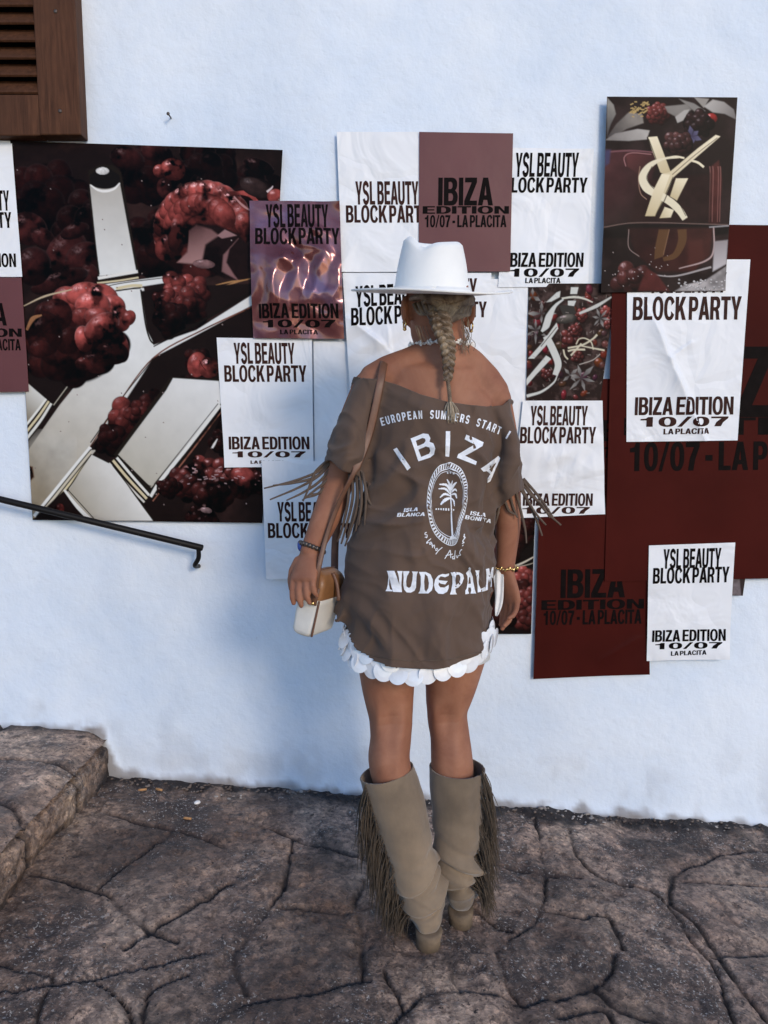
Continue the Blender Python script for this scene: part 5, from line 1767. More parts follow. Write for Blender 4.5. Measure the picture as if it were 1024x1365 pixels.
parts, s0 = [], 1.0
for ch in 'EUROPEAN  SUMMERS  START  I':
    if ch == ' ':
        s0 += 4.0
        continue
    w = {'M': 7.2, 'I': 2.6}.get(ch, 5.2)
    c, d = on_arch(s0)
    up = Vector((d.y, -d.x, 0))
    hgt = 11.0
    tl, tr, br, bl = c + up * hgt / 2, c + d * w + up * hgt / 2, c + d * w - up * hgt / 2, c - up * hgt / 2
    parts.append(quad_letter(ch, tl, tr, br, bl))
    s0 += w + 2.1
print_on('lettering', *merge(parts), 5.0)
# two small slanted captions either side of the emblem
parts = []
for txt, x0, x1, y0, y1, dy in (('ISLA', 538, 557, 678, 682.6, -1.5), ('BLANCA', 529, 566, 684, 689, -1.2), ('ISLA', 626, 647, 681, 686, 3.0), ('BONITA', 619, 654, 686.5, 691.5, 5.5)):
    Vw, Tw = word(txt, 5, 18)
    parts.append(([(x0 + a * (x1 - x0) + 1.5 * c, y1 - c * (y1 - y0) + dy * a) for a, c in Vw], Tw))
print_on('lettering', *merge(parts[:2]), 6.0)
print_on('lettering', *merge(parts[2:]), 6.0)
# flared psychedelic capitals across the hem
zn = lambda x, y: (500 + x / 5.69, 740 + y / 5.69)
NUDE = [
    [[(92, 119), (148, 119), (186, 222), (178, 150), (168, 120), (209, 120), (203, 145), (200, 230), (204, 281), (138, 279), (126, 240), (112, 172), (108, 225), (114, 258), (133, 268), (133, 275), (81, 274), (91, 255), (98, 225), (104, 160), (99, 135)]],
    [[(213, 121), (260, 121), (262, 128), (244, 158), (236, 200), (240, 236), (257, 248), (272, 235), (283, 190), (287, 140), (280, 122), (326, 124), (318, 145), (314, 200), (312, 245), (300, 270), (270, 285), (240, 283), (222, 262), (214, 225), (217, 170)]],
    [[(332, 126), (385, 127), (420, 145), (438, 185), (440, 230), (430, 268), (405, 291), (329, 290), (342, 270), (348, 220), (346, 160), (337, 137)], [(378, 142), (398, 160), (408, 210), (404, 250), (388, 278), (376, 262), (372, 200)]],
    [[(564, 136), (558, 155), (530, 168), (497, 160), (480, 180), (486, 190), (530, 195), (550, 196), (532, 222), (500, 216), (484, 206), (480, 225), (494, 243), (525, 246), (558, 224), (558, 250), (545, 280), (515, 297), (480, 293), (455, 265), (447, 225), (455, 185), (478, 155), (510, 142), (535, 145)]],
    [[(574, 130), (640, 130), (665, 145), (672, 175), (656, 215), (630, 245), (608, 253), (610, 280), (620, 297), (568, 298), (578, 270), (588, 215), (588, 160)], [(615, 150), (635, 150), (645, 167), (640, 195), (622, 222), (612, 226), (612, 190)]],
    [[(688, 135), (713, 108), (710, 97), (718, 88), (729, 100), (726, 120), (738, 150), (745, 200), (752, 260), (764, 291), (722, 293), (728, 270), (724, 246), (706, 246), (704, 270), (712, 293), (684, 297), (682, 270), (692, 255), (702, 200), (700, 160)], [(712, 165), (722, 170), (726, 215), (706, 218)]],
    [[(757, 115), (791, 112), (785, 140), (785, 220), (800, 255), (830, 240), (833, 270), (776, 284), (775, 240), (770, 160)]],
    [[(838, 105), (862, 100), (870, 150), (884, 92), (897, 88), (893, 140), (886, 240), (872, 245), (880, 160), (868, 205), (860, 180), (852, 215), (852, 264), (829, 270), (840, 220), (843, 150)]],
]
print_on('lettering', *merge([poly_tris([[zn(x, y) for x, y in lp] for lp in loops]) for loops in NUDE]), 5.0)
# oval emblem with rope border and a palm
ov = [(600, 616), (584, 622), (573, 642), (569, 668), (572, 694), (581, 714), (596, 726), (607, 726), (612, 715), (614, 700), (620, 682), (623, 660), (622, 642), (614, 624)]
oc = Vector((597, 670, 0))
ovc = catmull([(x, y, 0) for x, y in ov] + [(600, 616, 0)], 8)


def ring_pts(k):
    return [oc + (p - oc) * k for p in ovc]


def band(P, Q):
    n = len(P)
    return [(p.x, p.y) for p in P] + [(q.x, q.y) for q in Q], [t for i in range(n - 1) for t in ((i, i + 1, n + i + 1), (i, n + i + 1, n + i))]


parts = [band(ring_pts(1.0), ring_pts(0.978)), band(ring_pts(0.86), ring_pts(0.835)), band(ring_pts(0.80), ring_pts(0.785))]
fine_o, fine_i = ring_pts(0.972), ring_pts(0.868)
n = len(fine_o) - 1
K = 62
for j in range(K):
    f0, f1 = j / K * n, (j + 0.52) / K * n
    gp = lambda L, f: L[int(f) % n].lerp(L[(int(f) % n) + 1], f - int(f))
    o0, o1, i0, i1 = gp(fine_o, f0), gp(fine_o, f1), gp(fine_i, f0 + 0.9), gp(fine_i, f1 + 0.9)
    parts.append(([(p.x, p.y) for p in (o0, o1, i1, i0)], [(0, 1, 2), (0, 2, 3)]))
print_on('emblem', *merge(parts), 7.0)
ze = lambda x, y: (545 + x / 8.533, 600 + y / 8.533)
parts = [poly_tris([[ze(x, y) for x, y in stroke([(476, 470), (478, 600), (488, 800), (500, 985)], [7, 6.5, 8, 11])]]),
         poly_tris([[ze(x, y) for x, y in [(468, 1000), (485, 975), (510, 968), (528, 985), (548, 1000), (540, 1006), (470, 1008)]]])]
for (pts, w) in (([(478, 480), (430, 400), (345, 388)], 34), ([(470, 500), (410, 440), (335, 440)], 28), ([(468, 520), (405, 500), (352, 540)], 30), ([(466, 545), (410, 570), (362, 625)], 44),
                 ([(484, 545), (512, 580), (520, 640)], 22), ([(486, 505), (530, 500), (548, 550)], 26), ([(486, 480), (525, 445), (548, 468)], 24), ([(484, 460), (510, 400), (546, 362)], 30),
                 ([(480, 455), (470, 400), (434, 330)], 34), ([(482, 450), (488, 395), (498, 345)], 18)):
    cm = catmull([(p[0], p[1], 0) for p in pts], 6)
    m_ = len(cm)
    path, hw = [], []
    for i, p in enumerate(cm):
        path.append((p.x, p.y))
        hw.append(w * 0.5 * (0.22 + 0.78 * math.sin(math.pi * (0.1 + 0.86 * i / (m_ - 1)))) * (0.75 + 0.25 * (i % 2)))
    parts.append(poly_tris([[ze(x, y) for x, y in stroke(path, hw)]]))
print_on('palm_motif', *merge(parts), 7.0)
Vw, Tw = word('BALEARIC', 8)
parts = [([(580 + a * 26, 679.6 - c * 2.6) for a, c in Vw], Tw)]
parts = [poly_tris([[(x, y), (x + 1.8, y), (x + 1.8, y + 2.3), (x, y + 2.3)]]) for x, y in [(580.5 + 3.3 * i, 677.4 + 0.12 * i) for i in range(8) if i != 6]]
print_on('caption', *merge(parts), 7.0)
parts = [poly_tris([[(x, y), (x + 2, y), (x + 2, y + 2.5), (x, y + 2.5)]]) for x, y in ((596, 629), (600, 628.5), (604, 629.5))]
print_on('caption', *merge(parts), 7.0)
# handwriting under the oval
SCR = [[(200, 935), (182, 940), (182, 960), (205, 965), (204, 985), (178, 990)], [(196, 1000), (206, 985)], [(250, 1005), (210, 1040), (200, 1060), (222, 1050)],
       [(262, 1050), (240, 1050), (238, 1075), (262, 1060), (262, 1088)], [(270, 1075), (265, 1110)], [(268, 1095), (290, 1080), (290, 1118)], [(330, 1118), (310, 1120), (308, 1142), (332, 1130)], [(382, 1105), (340, 1140), (305, 1185)],
       [(408, 1235), (450, 1170), (472, 1140), (476, 1225)], [(420, 1200), (500, 1180)], [(512, 1205), (496, 1212), (500, 1238), (520, 1222)], [(530, 1138), (524, 1190), (518, 1242)], [(540, 1195), (550, 1222), (566, 1190)],
       [(572, 1195), (592, 1190), (580, 1170), (590, 1140), (604, 1128)], [(608, 1090), (620, 1075)], [(605, 1060), (628, 1050), (612, 1035), (634, 1000)], [(618, 978), (640, 1000), (626, 970), (632, 955)]]
parts = []
for ln in SCR:
    cm = catmull([(p[0], p[1], 0) for p in ln], 5)
    q = [ze(p.x, p.y) for p in cm]
    st_ = stroke(q, 0.55)
    n = len(q)
    parts.append((st_[:n] + st_[n:][::-1], [t for i in range(n - 1) for t in ((i, i + 1, n + i + 1), (i, n + i + 1, n + i))]))
print_on('handwriting', *merge(parts[:8]), 9.0)
print_on('handwriting', *merge(parts[8:]), 9.0)


# --- fringes on the sleeves
def strand(mb, pts, w0, w1, n=6):
    cm = catmull(pts, n)
    mb.tube(cm, [(a, a * 0.55) for a in lerp_list([w0, w0, w1], len(cm))], 6)


f = MB()
for pts in ([(441, 612), (425, 628), (395, 640), (352, 651)], [(443, 614), (425, 634), (398, 650), (360, 666)], [(446, 616), (428, 640), (405, 656), (382, 667)], [(440, 618), (420, 636), (390, 644), (364, 647)],
            [(450, 618), (436, 640), (418, 655), (403, 667)], [(452, 612), (440, 640), (424, 658), (407, 664)], [(436, 614), (420, 630), (412, 650), (404, 668)], [(455, 618), (446, 640), (432, 655), (412, 660)]):
    strand(f, [B(x, y, -0.655 + 0.004 * random.random()) for x, y in pts], 0.0034, 0.0018)
for pts in ([(478, 625), (482, 650), (480, 680), (474, 708)], [(482, 628), (488, 652), (492, 668), (505, 686)], [(474, 625), (476, 660), (470, 690), (463, 715)], [(484, 630), (488, 660), (486, 700)],
            [(470, 630), (470, 665), (462, 700), (455, 725)], [(476, 630), (477, 670), (468, 705), (460, 728)], [(466, 632), (464, 668), (456, 705), (450, 722)], [(480, 640), (482, 670), (478, 700)]):
    strand(f, [B(x, y, -0.715 + 0.05 * max(0, (485 - x) / 30)) for x, y in pts], 0.0034, 0.002)
f.build('fringe', M['shirt_fringe'], shirt)
f = MB()
for pts in ([(697, 640), (712, 662), (730, 684), (748, 700)], [(694, 645), (704, 668), (716, 695), (723, 714)], [(688, 655), (694, 680), (700, 705), (702, 724)], [(698, 638), (720, 664), (738, 690)], [(692, 648), (702, 665), (714, 684), (728, 700)],
            [(680, 660), (684, 676), (690, 690)], [(668, 664), (664, 684), (660, 700)], [(696, 644), (708, 660), (722, 672), (733, 690)], [(672, 664), (678, 680), (687, 686)]):
    strand(f, [B(x, y, -0.64 + 0.01 * random.random()) for x, y in pts], 0.0034, 0.002)
f.build('fringe', M['shirt_fringe'], shirt)

# --- hat: wide flat brim, pinched crown
hat = empty('hat', B(577, 388, -0.60))
hat.parent = person
hat.matrix_parent_inverse = person.matrix_basis.inverted()
HB = B(575, 391, -0.605)
tilt = Matrix.Rotation(math.radians(8.4), 3, 'X') @ Matrix.Rotation(math.radians(1.2), 3, 'Y')
TH = np.linspace(0, 2 * math.pi, 97)
rows = []
A_, B_ = 0.088, 0.108                        # crown base half axes
RX, RY_ = 0.192, 0.215
Hc = 0.111


def hat_pt(th, u, v_):
    """u 0..1 up the crown side"""
    c_, s_2 = math.cos(th), math.sin(th)
    k_ = 1 - 0.235 * u ** 1.15
    bulge = 0.004 * math.sin(u * math.pi)
    return (c_ * (A_ * k_ + bulge), s_2 * (B_ * k_ + bulge), Hc * u)


def rim_h(th):
    c_, s_2 = math.cos(th), math.sin(th)
    return 0.007 * abs(c_) ** 1.5 - 0.015 * math.exp(-((c_ + 0.42) / 0.30) ** 2) * (s_2 < 0.5) + 0.013 * math.exp(-((c_ + 0.93) / 0.22) ** 2) + 0.007 * max(0, s_2)


R_ = []
for u in np.linspace(0, 0.93, 20):
    row = []
    for th in TH:
        x, y, z = hat_pt(th, u, 0)
        row.append((x, y, z + rim_h(th) * u ** 3))
    R_.append(row)
for j, rho in enumerate((0.985, 0.95, 0.90, 0.84, 0.76, 0.66, 0.54, 0.40, 0.26, 0.12, 0.0)):
    row = []
    for th in TH:
        x, y, z = hat_pt(th, 0.93, 0)
        lip = 0.93 * Hc + rim_h(th) * 0.8
        up_ = 0.0085 * math.sin(min(1, (1 - rho) / 0.18) * math.pi / 2)
        dent = 0.032 * sstep(0.86, 0.25, rho) * (0.75 + 0.25 * math.sin(th))
        row.append((x * rho, y * rho, (lip * min(1, rho * 1.2) + 0.93 * Hc * max(0, 1 - rho * 1.2)) + up_ - float(dent)))
    R_.append(row)
cr = np.array([[tuple(HB + tilt @ Vector(p)) for p in row] for row in R_])
crown = grid_mesh('crown', cr, M['felt'], hat)
R_ = []
for t, dz in [(0.0, 0.012), (0.02, 0.006), (0.06, 0.002)] + [(q, 0.0) for q in np.linspace(0.12, 1.0, 14)]:
    row = []
    for th in TH:
        c_, s_2 = math.cos(th), math.sin(th)
        x = c_ * (A_ * 1.003 + (RX - A_) * t)
        y = s_2 * (B_ * 1.003 + (RY_ - B_) * t)
        z = dz + 0.006 * t ** 2 * abs(c_) ** 2 - 0.003 * t * s_2 + 0.003 * t * math.sin(3 * th + 1)
        row.append(tuple(HB + tilt @ Vector((x, y, z))))
    R_.append(row)
brim = grid_mesh('brim', np.array(R_), M['felt'], hat)
sm = brim.modifiers.new('thickness', 'SOLIDIFY')
sm.thickness = 0.0045
sm.offset = 0
bw = MB()
bw.tube([HB + tilt @ Vector((math.cos(t) * A_ * 1.0, math.sin(t) * B_ * 1.0, 0.009)) for t in TH], [(0.0022, 0.007)] * len(TH), 6, (1, 0, 0), closed=False)
bw.build('hat_band', M['felt'], hat)

# --- hair: strands swept from under the hat to the braid
hr_ = MB()
BT = B(587, 424, -0.712)                     # where the braid starts
hx = MB()


def on_head(a, e, k=1.03):
    """a: azimuth from the back (0) to her left (-) / right (+), e: elevation, radians"""
    d = Vector((math.sin(a) * math.cos(e), -math.cos(a) * math.cos(e), math.sin(e)))
    if e > -0.02:
        k *= 0.955 - 0.05 * min(1, e * 2)
    return HC + HR @ Vector((d.x * 0.074 * k, d.y * 0.094 * k, d.z * 0.105 * k)) + UP * 0.015


for j in range(40):
    a = -1.22 + 2.55 * j / 39
    low_a = 1 if abs(a) > 0.8 else 0
    e0_ = 0.16 - 0.30 * random.random()
    e1 = 0.02 - 0.32 * (1 - min(1, abs(a) / 1.4)) - 0.10 * random.random()
    end = BT + Vector((0.010 * math.sin(a), 0.012 + 0.004 * random.random(), 0.018 * random.uniform(-1, 1)))
    tail = -0.05
    e0_ = min(e0_ - 0.10, -0.10)
    pts = [on_head(a, -0.08, 0.97), on_head(a * 0.98, e0_, 1.03), on_head(a * 0.80, e0_ * 0.55 + e1 * 0.45, 1.065), on_head(a * 0.52 + 0.0, e1 - 0.02, 1.085), on_head(a * 0.24 + tail * 0.3, -0.26, 1.10), end]
    cm = catmull(pts, 6)
    hr_.tube(cm, [(w, w * 0.6) for w in lerp_list([0.010, 0.0105, 0.010, 0.009, 0.007, 0.004], len(cm))], 8)
for j in range(14):                          # hair below the ears, close to the nape
    a = -1.15 + 2.3 * j / 13
    pts = [on_head(a, -0.20, 1.03), on_head(a * 0.8, -0.42, 1.05), on_head(a * 0.45, -0.48, 1.07), BT + Vector((0.008 * math.sin(a), 0.014, -0.015))]
    cm = catmull(pts, 6)
    hr_.tube(cm, [(w, w * 0.5) for w in lerp_list([0.007, 0.009, 0.008, 0.005], len(cm))], 8)
hair = hr_.build('hair', M['hair'], person)

braid_c = catmull([B(585, 418, -0.716), B(590, 440, -0.715), B(597, 462, -0.712), B(598, 485, -0.716), B(597, 507, -0.728)], 12)
bl_ = [0]
for i in range(1, len(braid_c)):
    bl_.append(bl_[-1] + (braid_c[i] - braid_c[i - 1]).length)
TOT = bl_[-1]


def bc(s):
    s = max(0, min(TOT, s))
    i = min(int(np.searchsorted(bl_, s)), len(bl_) - 1)
    i = max(i, 1)
    return braid_c[i - 1].lerp(braid_c[i], (s - bl_[i - 1]) / (bl_[i] - bl_[i - 1]))


br = MB()
NS = 150
turns = 3.4
for k in range(3):
    core = []
    for i in range(NS):
        t = i / (NS - 1)
        ph = 2 * math.pi * (turns * t + k / 3)
        amp = 0.0155 * (1 - 0.62 * t)
        core.append(bc(TOT * t) + Vector((amp * math.sin(ph), -amp * 0.42 * math.sin(2 * ph), 0)))
    rr = [0.0118 * (1 - 0.62 * i / (NS - 1)) for i in range(NS)]
    br.tube(core, [(r, r * 0.85) for r in rr], 12)
    for q in range(7):                        # fine locks on each strand
        a0 = 2 * math.pi * q / 7
        lk = []
        for i in range(0, NS, 2):
            t = i / (NS - 1)
            a = a0 + 5 * t
            lk.append(core[i] + Vector((math.cos(a), math.sin(a) * 0.85, 0)) * rr[i] * 0.80 + Vector((0, 0, 0.001 * math.sin(a * 3))))
        br.tube(lk, [r * 0.34 for r in rr[::2]], 6)
br.build('braid', M['hair'], hair)
# wrapped thin end and tuft
E1 = B(597, 507, -0.728)
w_ = MB()
wc = catmull([E1, B(599, 522, -0.735), B(600, 537, -0.742)], 12)
for q in range(4):
    w_.tube([p + Vector((math.cos(i * 0.7 + q * 1.57), math.sin(i * 0.7 + q * 1.57), 0)) * 0.0028 for i, p in enumerate(wc)], 0.0021, 6)
w_.build('braid_end', M['hair'], hair)
tf = MB()
for k in range(90):
    x, y = random.gauss(0, 1), random.gauss(0, 1)
    p0 = B(600, 536, -0.742) + Vector((x, y, 0)) * 0.002
    p1 = B(601, 546, -0.745) + Vector((x, y * 0.8, 0)) * 0.0055
    p2 = B(603 + 1.0 * x, 560 + random.uniform(-7, 5), -0.748) + Vector((x * 0.0045, y * 0.004, 0))
    tf.tube(catmull([p0, p1, p2], 4), lerp_list([0.0009, 0.0009, 0.0004], 9), 4)
tf.build('tuft', M['blonde'], hair)
ws = MB()
for k in range(16):                           # loose wisps at the nape, right side
    x0 = random.uniform(612, 624)
    pts = [B(x0, 430 + random.uniform(-12, 10), -0.66), B(x0 + random.uniform(0, 9), 446, -0.665), B(x0 + random.uniform(-3, 11), 458, -0.67), B(x0 + random.uniform(-4, 8), 470 + random.uniform(-8, 4), -0.672)]
    ws.tube(catmull(pts, 5), 0.0006, 4)
ws.build('loose_hair', M['hair'], hair)
ws = MB()
for k in range(8):
    x0 = random.uniform(556, 575)
    pts = [B(x0 - 4, 434, -0.69), B(x0, 446, -0.69), B(x0 + random.uniform(-3, 8), 458, -0.685)]
    ws.tube(catmull(pts, 5), 0.0006, 4)
ws.build('loose_hair', M['hair'], hair)

# --- jewellery
bvb = BVHTree.FromPolygons([v.co.copy() for v in body.data.vertices], [tuple(p.vertices) for p in body.data.polygons])
nk_ = MB()
NC = B(590, 461, -0.609)
for j in range(46):
    a = 2 * math.pi * j / 46
    d = Vector((math.cos(a), math.sin(a), -0.10 * math.sin(a)))
    hit = bvb.ray_cast(NC, d)
    p = hit[0] + d * 0.003 if hit[0] and (hit[0] - NC).length < 0.085 else NC + d * 0.062
    r = 0.0042 if j % 3 else 0.0062
    nk_.ellipsoid(p + Vector((0, 0, random.uniform(-1, 1) * 0.0025)), (r, r, r * 0.8), 10, 7)
    if j % 3 == 0:
        for q in range(5):
            aa = q * 1.257
            tn = Vector((-math.sin(a), math.cos(a), 0))
            nk_.ellipsoid(p + d * 0.001 + (tn * math.cos(aa) + UP * math.sin(aa)) * 0.0055, (0.003, 0.003, 0.003), 8, 5)
nk_.build('necklace', M['pearl'], person)
for sgn in (-1, 1):
    e = HC + rt * 0.084 * sgn - fw * 0.010 - UP * 0.052
    mb = MB()
    mb.tube([e + (fw * math.cos(t) + UP * math.sin(t)) * 0.010 for t in np.linspace(0, 2 * math.pi, 18)], 0.0021, 8, closed=False)
    mb.ellipsoid(e - UP * 0.011, (0.0045, 0.0045, 0.0045), 10, 7)
    mb.build('earring', M['gold'], person)


def bracelet(name, c, d, r, t, mat, links=0):
    d = d.normalized()
    u = d.orthogonal().normalized()
    w = d.cross(u)
    mb = MB()
    ring = [c + (u * math.cos(a) + w * math.sin(a)) * r for a in np.linspace(0, 2 * math.pi, 41)]
    if links:
        for j in range(links):
            a = 2 * math.pi * j / links
            q = c + (u * math.cos(a) + w * math.sin(a)) * (r + 0.0015)
            mb.ellipsoid(q, (t, t, t), 8, 6)
    mb.tube(ring, t * 0.8, 8, closed=False)
    return mb.build(name, mat, person)


wd = (LW - LE).normalized()
wt = bracelet('watch', LW - wd * 0.016, wd, 0.0285, 0.0062, M['watch'], 20)
MB().ellipsoid(LW - wd * 0.016 + Vector((-0.029, 0.004, 0.004)), (0.008, 0.014, 0.014), 14, 8).build('watch_face', M['blue'], wt)
wd = (RW - RE).normalized()
brc = bracelet('bracelet', RW - wd * 0.004, wd, 0.0285, 0.0026, M['gold'], 26)
ch = MB()
for j in range(5):
    ch.ellipsoid(RW - wd * 0.004 + Vector((-0.012 + 0.010 * j, -0.028 + 0.003 * abs(j - 2), -0.004 * (j % 2))), (0.004, 0.003, 0.005), 8, 6)
ch.build('charm', M['gold'], brc)

# --- skirt with large sequins
sk = MB()
skc = [B(560, 790, -0.63), B(559, 845, -0.635), B(557, 866, -0.635)]
sk.tube(skc, [(0.165, 0.120), (0.176, 0.132), (0.182, 0.138)], 40, closed=False)
skirt = sk.build('skirt', M['cloth'], person)
smd = skirt.modifiers.new('thickness', 'SOLIDIFY')
smd.thickness = 0.002
disc = MB()
for zz, rr_ in ((0.0007, 1.0), (-0.0007, 1.0)):
    pass
segs = 24
dv = [(0, 0, 0.0014)] + [(math.cos(2 * math.pi * k / segs) * 0.55, math.sin(2 * math.pi * k / segs) * 0.55, 0.0010) for k in range(segs)] + [(math.cos(2 * math.pi * k / segs), math.sin(2 * math.pi * k / segs), -0.0006) for k in range(segs)] + [(math.cos(2 * math.pi * k / segs), math.sin(2 * math.pi * k / segs), -0.0014) for k in range(segs)] + [(0, 0, -0.0014)]
df_ = []
for k in range(segs):
    k2 = (k + 1) % segs
    df_ += [(0, 1 + k, 1 + k2), (1 + k, 1 + segs + k, 1 + segs + k2, 1 + k2), (1 + segs + k, 1 + 2 * segs + k, 1 + 2 * segs + k2, 1 + segs + k2), (1 + 2 * segs + k, 1 + 3 * segs, 1 + 2 * segs + k2)]
RD = 0.0245
sq0 = mesh_obj('sequin', [(x * RD, y * RD, z) for x, y, z in dv], df_, M['sequin'], None, False)
first = True
cx_, cy_ = B(557, 893, -0.635).x, -0.637
for row in range(2):
    NN = 34
    for j in range(NN):
        a = 2 * math.pi * (j + 0.5 * row) / NN
        px_a = 557 + 100 * math.cos(a)
        front = math.sin(a)                    # -1: towards the camera
        zb_ = B(px_a, float(np.interp(px_a, [450, 480, 520, 570, 620, 660], [878, 892, 899, 897, 889, 868])) - 15 * row, cy_ - 0.14).z
        rx_, ry_ = 0.186 + 0.004 * (1 - row) + random.uniform(-0.002, 0.004), 0.141 + 0.004 * (1 - row) + random.uniform(-0.002, 0.004)
        loc = Vector((cx_ + rx_ * math.cos(a), cy_ + ry_ * math.sin(a), zb_ + random.uniform(-0.003, 0.003)))
        nrm_ = Vector((math.cos(a) / rx_, math.sin(a) / ry_, 0)).normalized()
        nrm_ = (nrm_ + Vector((random.uniform(-.38, .38), random.uniform(-.1, .1), random.uniform(-0.15, 0.5)))).normalized()
        o = sq0 if first else sq0.copy()
        if not first:
            COL.objects.link(o)
        first = False
        o.parent = skirt
        o.matrix_parent_inverse = Matrix()
        Mx = Matrix.Translation(loc) @ nrm_.to_track_quat('Z', 'Y').to_matrix().to_4x4()
        o.matrix_basis = skirt.matrix_parent_inverse.inverted() @ skirt.matrix_basis.inverted() @ Matrix()  # identity in practice
        o.matrix_parent_inverse = (person.matrix_basis @ skirt.matrix_parent_inverse @ skirt.matrix_basis).inverted()
        o.matrix_basis = Mx


# --- boots
def make_boot(shaft, rads, toe_dir, heel_pt, top_n, folds, side):
    """shaft: list of centres from the top down to the ankle"""
    mb = MB()
    cm = catmull(shaft, 6)
    top_ext = cm[0] + (cm[0] - cm[1]).normalized() * 0.03
    mb.tube([top_ext] + cm, [rads[0]] + lerp_list(rads, len(cm)), 30, closed=True)
    td = Vector((toe_dir[0], toe_dir[1], 0)).normalized()
    tn = Vector((td.y, -td.x, 0))
    hp = heel_pt.copy()
    an = cm[-1]
    up_h = 0.040                                # heel height
    heel_c = Vector((hp.x, hp.y, gz(hp.x) + up_h)) + td * 0.030
    ball = heel_c + td * 0.135
    ball.z = gz(ball.x) + 0.030
    toe = heel_c + td * 0.205
    toe.z = gz(toe.x) + 0.022
    mb.tube(catmull([an + UP * 0.03, an * 0.5 + heel_c * 0.5 + UP * 0.02, heel_c + UP * 0.018], 4), lerp_list([(0.046, 0.050), (0.042, 0.046), (0.034, 0.036)], 9), 20)
    mb.tube(catmull([heel_c + UP * 0.020 - td * 0.010, heel_c + td * 0.05 + UP * 0.030, heel_c.lerp(ball, 0.65) + UP * 0.018, ball + UP * 0.004, toe], 5), lerp_list([(0.031, 0.030), (0.036, 0.040), (0.041, 0.034), (0.042, 0.025), (0.020, 0.013)], 21), 20, tn)
    V, Fc = mb.remesh(0.0040, 14, 0.6)
    Fc = np.array([f if len(f) == 4 else f + (f[-1],) for f in Fc])
    N = vnorm(V, Fc)
    hgt = V[:, 2]
    h = np.zeros(len(V))
    zt = cm[0].z
    for (zc, w, a, tilt_, ph) in folds:
        d = (hgt - zc - tilt_ * (V[:, 0] - an.x) + 0.010 * np.sin(V[:, 1] * 40 + ph)) / w
        h += 1.7 * a * np.exp(-d * d) * (0.6 + 0.4 * np.sin(np.arctan2(V[:, 1] - an.y, V[:, 0] - an.x) * 1.0 + ph))
    h += 0.016 * (fbm(V[:, 0] * 9 + V[:, 1] * 9, V[:, 2] * 7, 301, 3) - 0.5) + 0.003 * (fbm(V[:, 0] * 30 + V[:, 1] * 30, V[:, 2] * 24, 302, 2) - 0.5)
    V = V + N * h[:, None]
    tn_ = np.array(Vector(top_n).normalized())
    s4 = (V - np.array(cm[0])) @ tn_
    V, Fc = cut_snap(V, Fc, s4, lambda i, s: -s[:, None] * tn_[None, :])
    Fl = [tuple(dict.fromkeys(int(i) for i in f)) for f in Fc]
    us, inv = np.unique([i for f in Fl for i in f], return_inverse=True)
    mp = {int(k): j for j, k in enumerate(us)}
    Fl = [tuple(mp[i] for i in f) for f in Fl if len(f) > 2]
    boot = mesh_obj('boot', V[us], Fl, M['suede'], person)
    sd = boot.modifiers.new('thickness', 'SOLIDIFY')
    sd.thickness = 0.0035
    sd.offset = -1
    # heel block and sole
    hb = MB()
    g0 = Vector((hp.x, hp.y, gz(hp.x) - 0.002))
    hb.tube([g0 + td * 0.030, g0 + td * 0.029 + UP * 0.02, heel_c - td * 0.004 + UP * 0.002], [(0.031, 0.031), (0.031, 0.031), (0.034, 0.035)], 22, tn, 0.05)
    hb.build('heel', M['heel'], boot)
    sb = MB()
    sb.tube([ball - td * 0.05 + UP * -0.022 + Vector((0, 0, 0.012)), ball - UP * 0.024, toe - UP * 0.014 + td * 0.008], [(0.030, 0.005), (0.041, 0.006), (0.018, 0.005)], 18, tn, 0.5)
    sb.build('sole', M['heel'], boot)
    return boot, cm


bootL, cmL = make_boot([B(515, 1029, -0.665), B(535, 1092, -0.68), B(553, 1155, -0.69), B(567, 1205, -0.695)], [(0.070, 0.076), (0.069, 0.074), (0.061, 0.066), (0.055, 0.060)], (-0.42, 1), B(578, 1259, -0.76), (-0.22, 0.10, 1),
                       [(0.165, 0.012, 0.009, 0.4, 0.0), (0.135, 0.010, -0.009, 0.4, 0.4), (0.10, 0.012, 0.010, 0.5, 0.9), (0.21, 0.016, -0.006, 0.3, 2.0), (0.065, 0.010, -0.007, 0.5, 0.2), (0.082, 0.007, -0.013, 0.35, 1.0), (0.12, 0.006, 0.007, -0.5, 0.5), (0.15, 0.007, -0.008, 0.7, 1.6)], -1)
bootR, cmR = make_boot([B(610, 1022, -0.625), B(610, 1090, -0.635), B(611, 1150, -0.64), B(612, 1184, -0.64)], [(0.071, 0.078), (0.066, 0.074), (0.055, 0.062), (0.047, 0.054)], (0.25, 1), B(612, 1231, -0.67), (0.02, 0.06, 1),
                       [(0.17, 0.012, 0.010, -0.4, 2.0), (0.20, 0.012, -0.009, -0.5, 1.0), (0.13, 0.010, 0.010, -0.3, 0.0), (0.105, 0.010, -0.011, 0.3, 3.0), (0.25, 0.02, 0.005, -0.3, 1.5), (0.078, 0.007, -0.014, 0.2, 1.0), (0.115, 0.006, 0.008, 0.5, 0.5), (0.15, 0.007, -0.008, -0.6, 1.6)], 1)


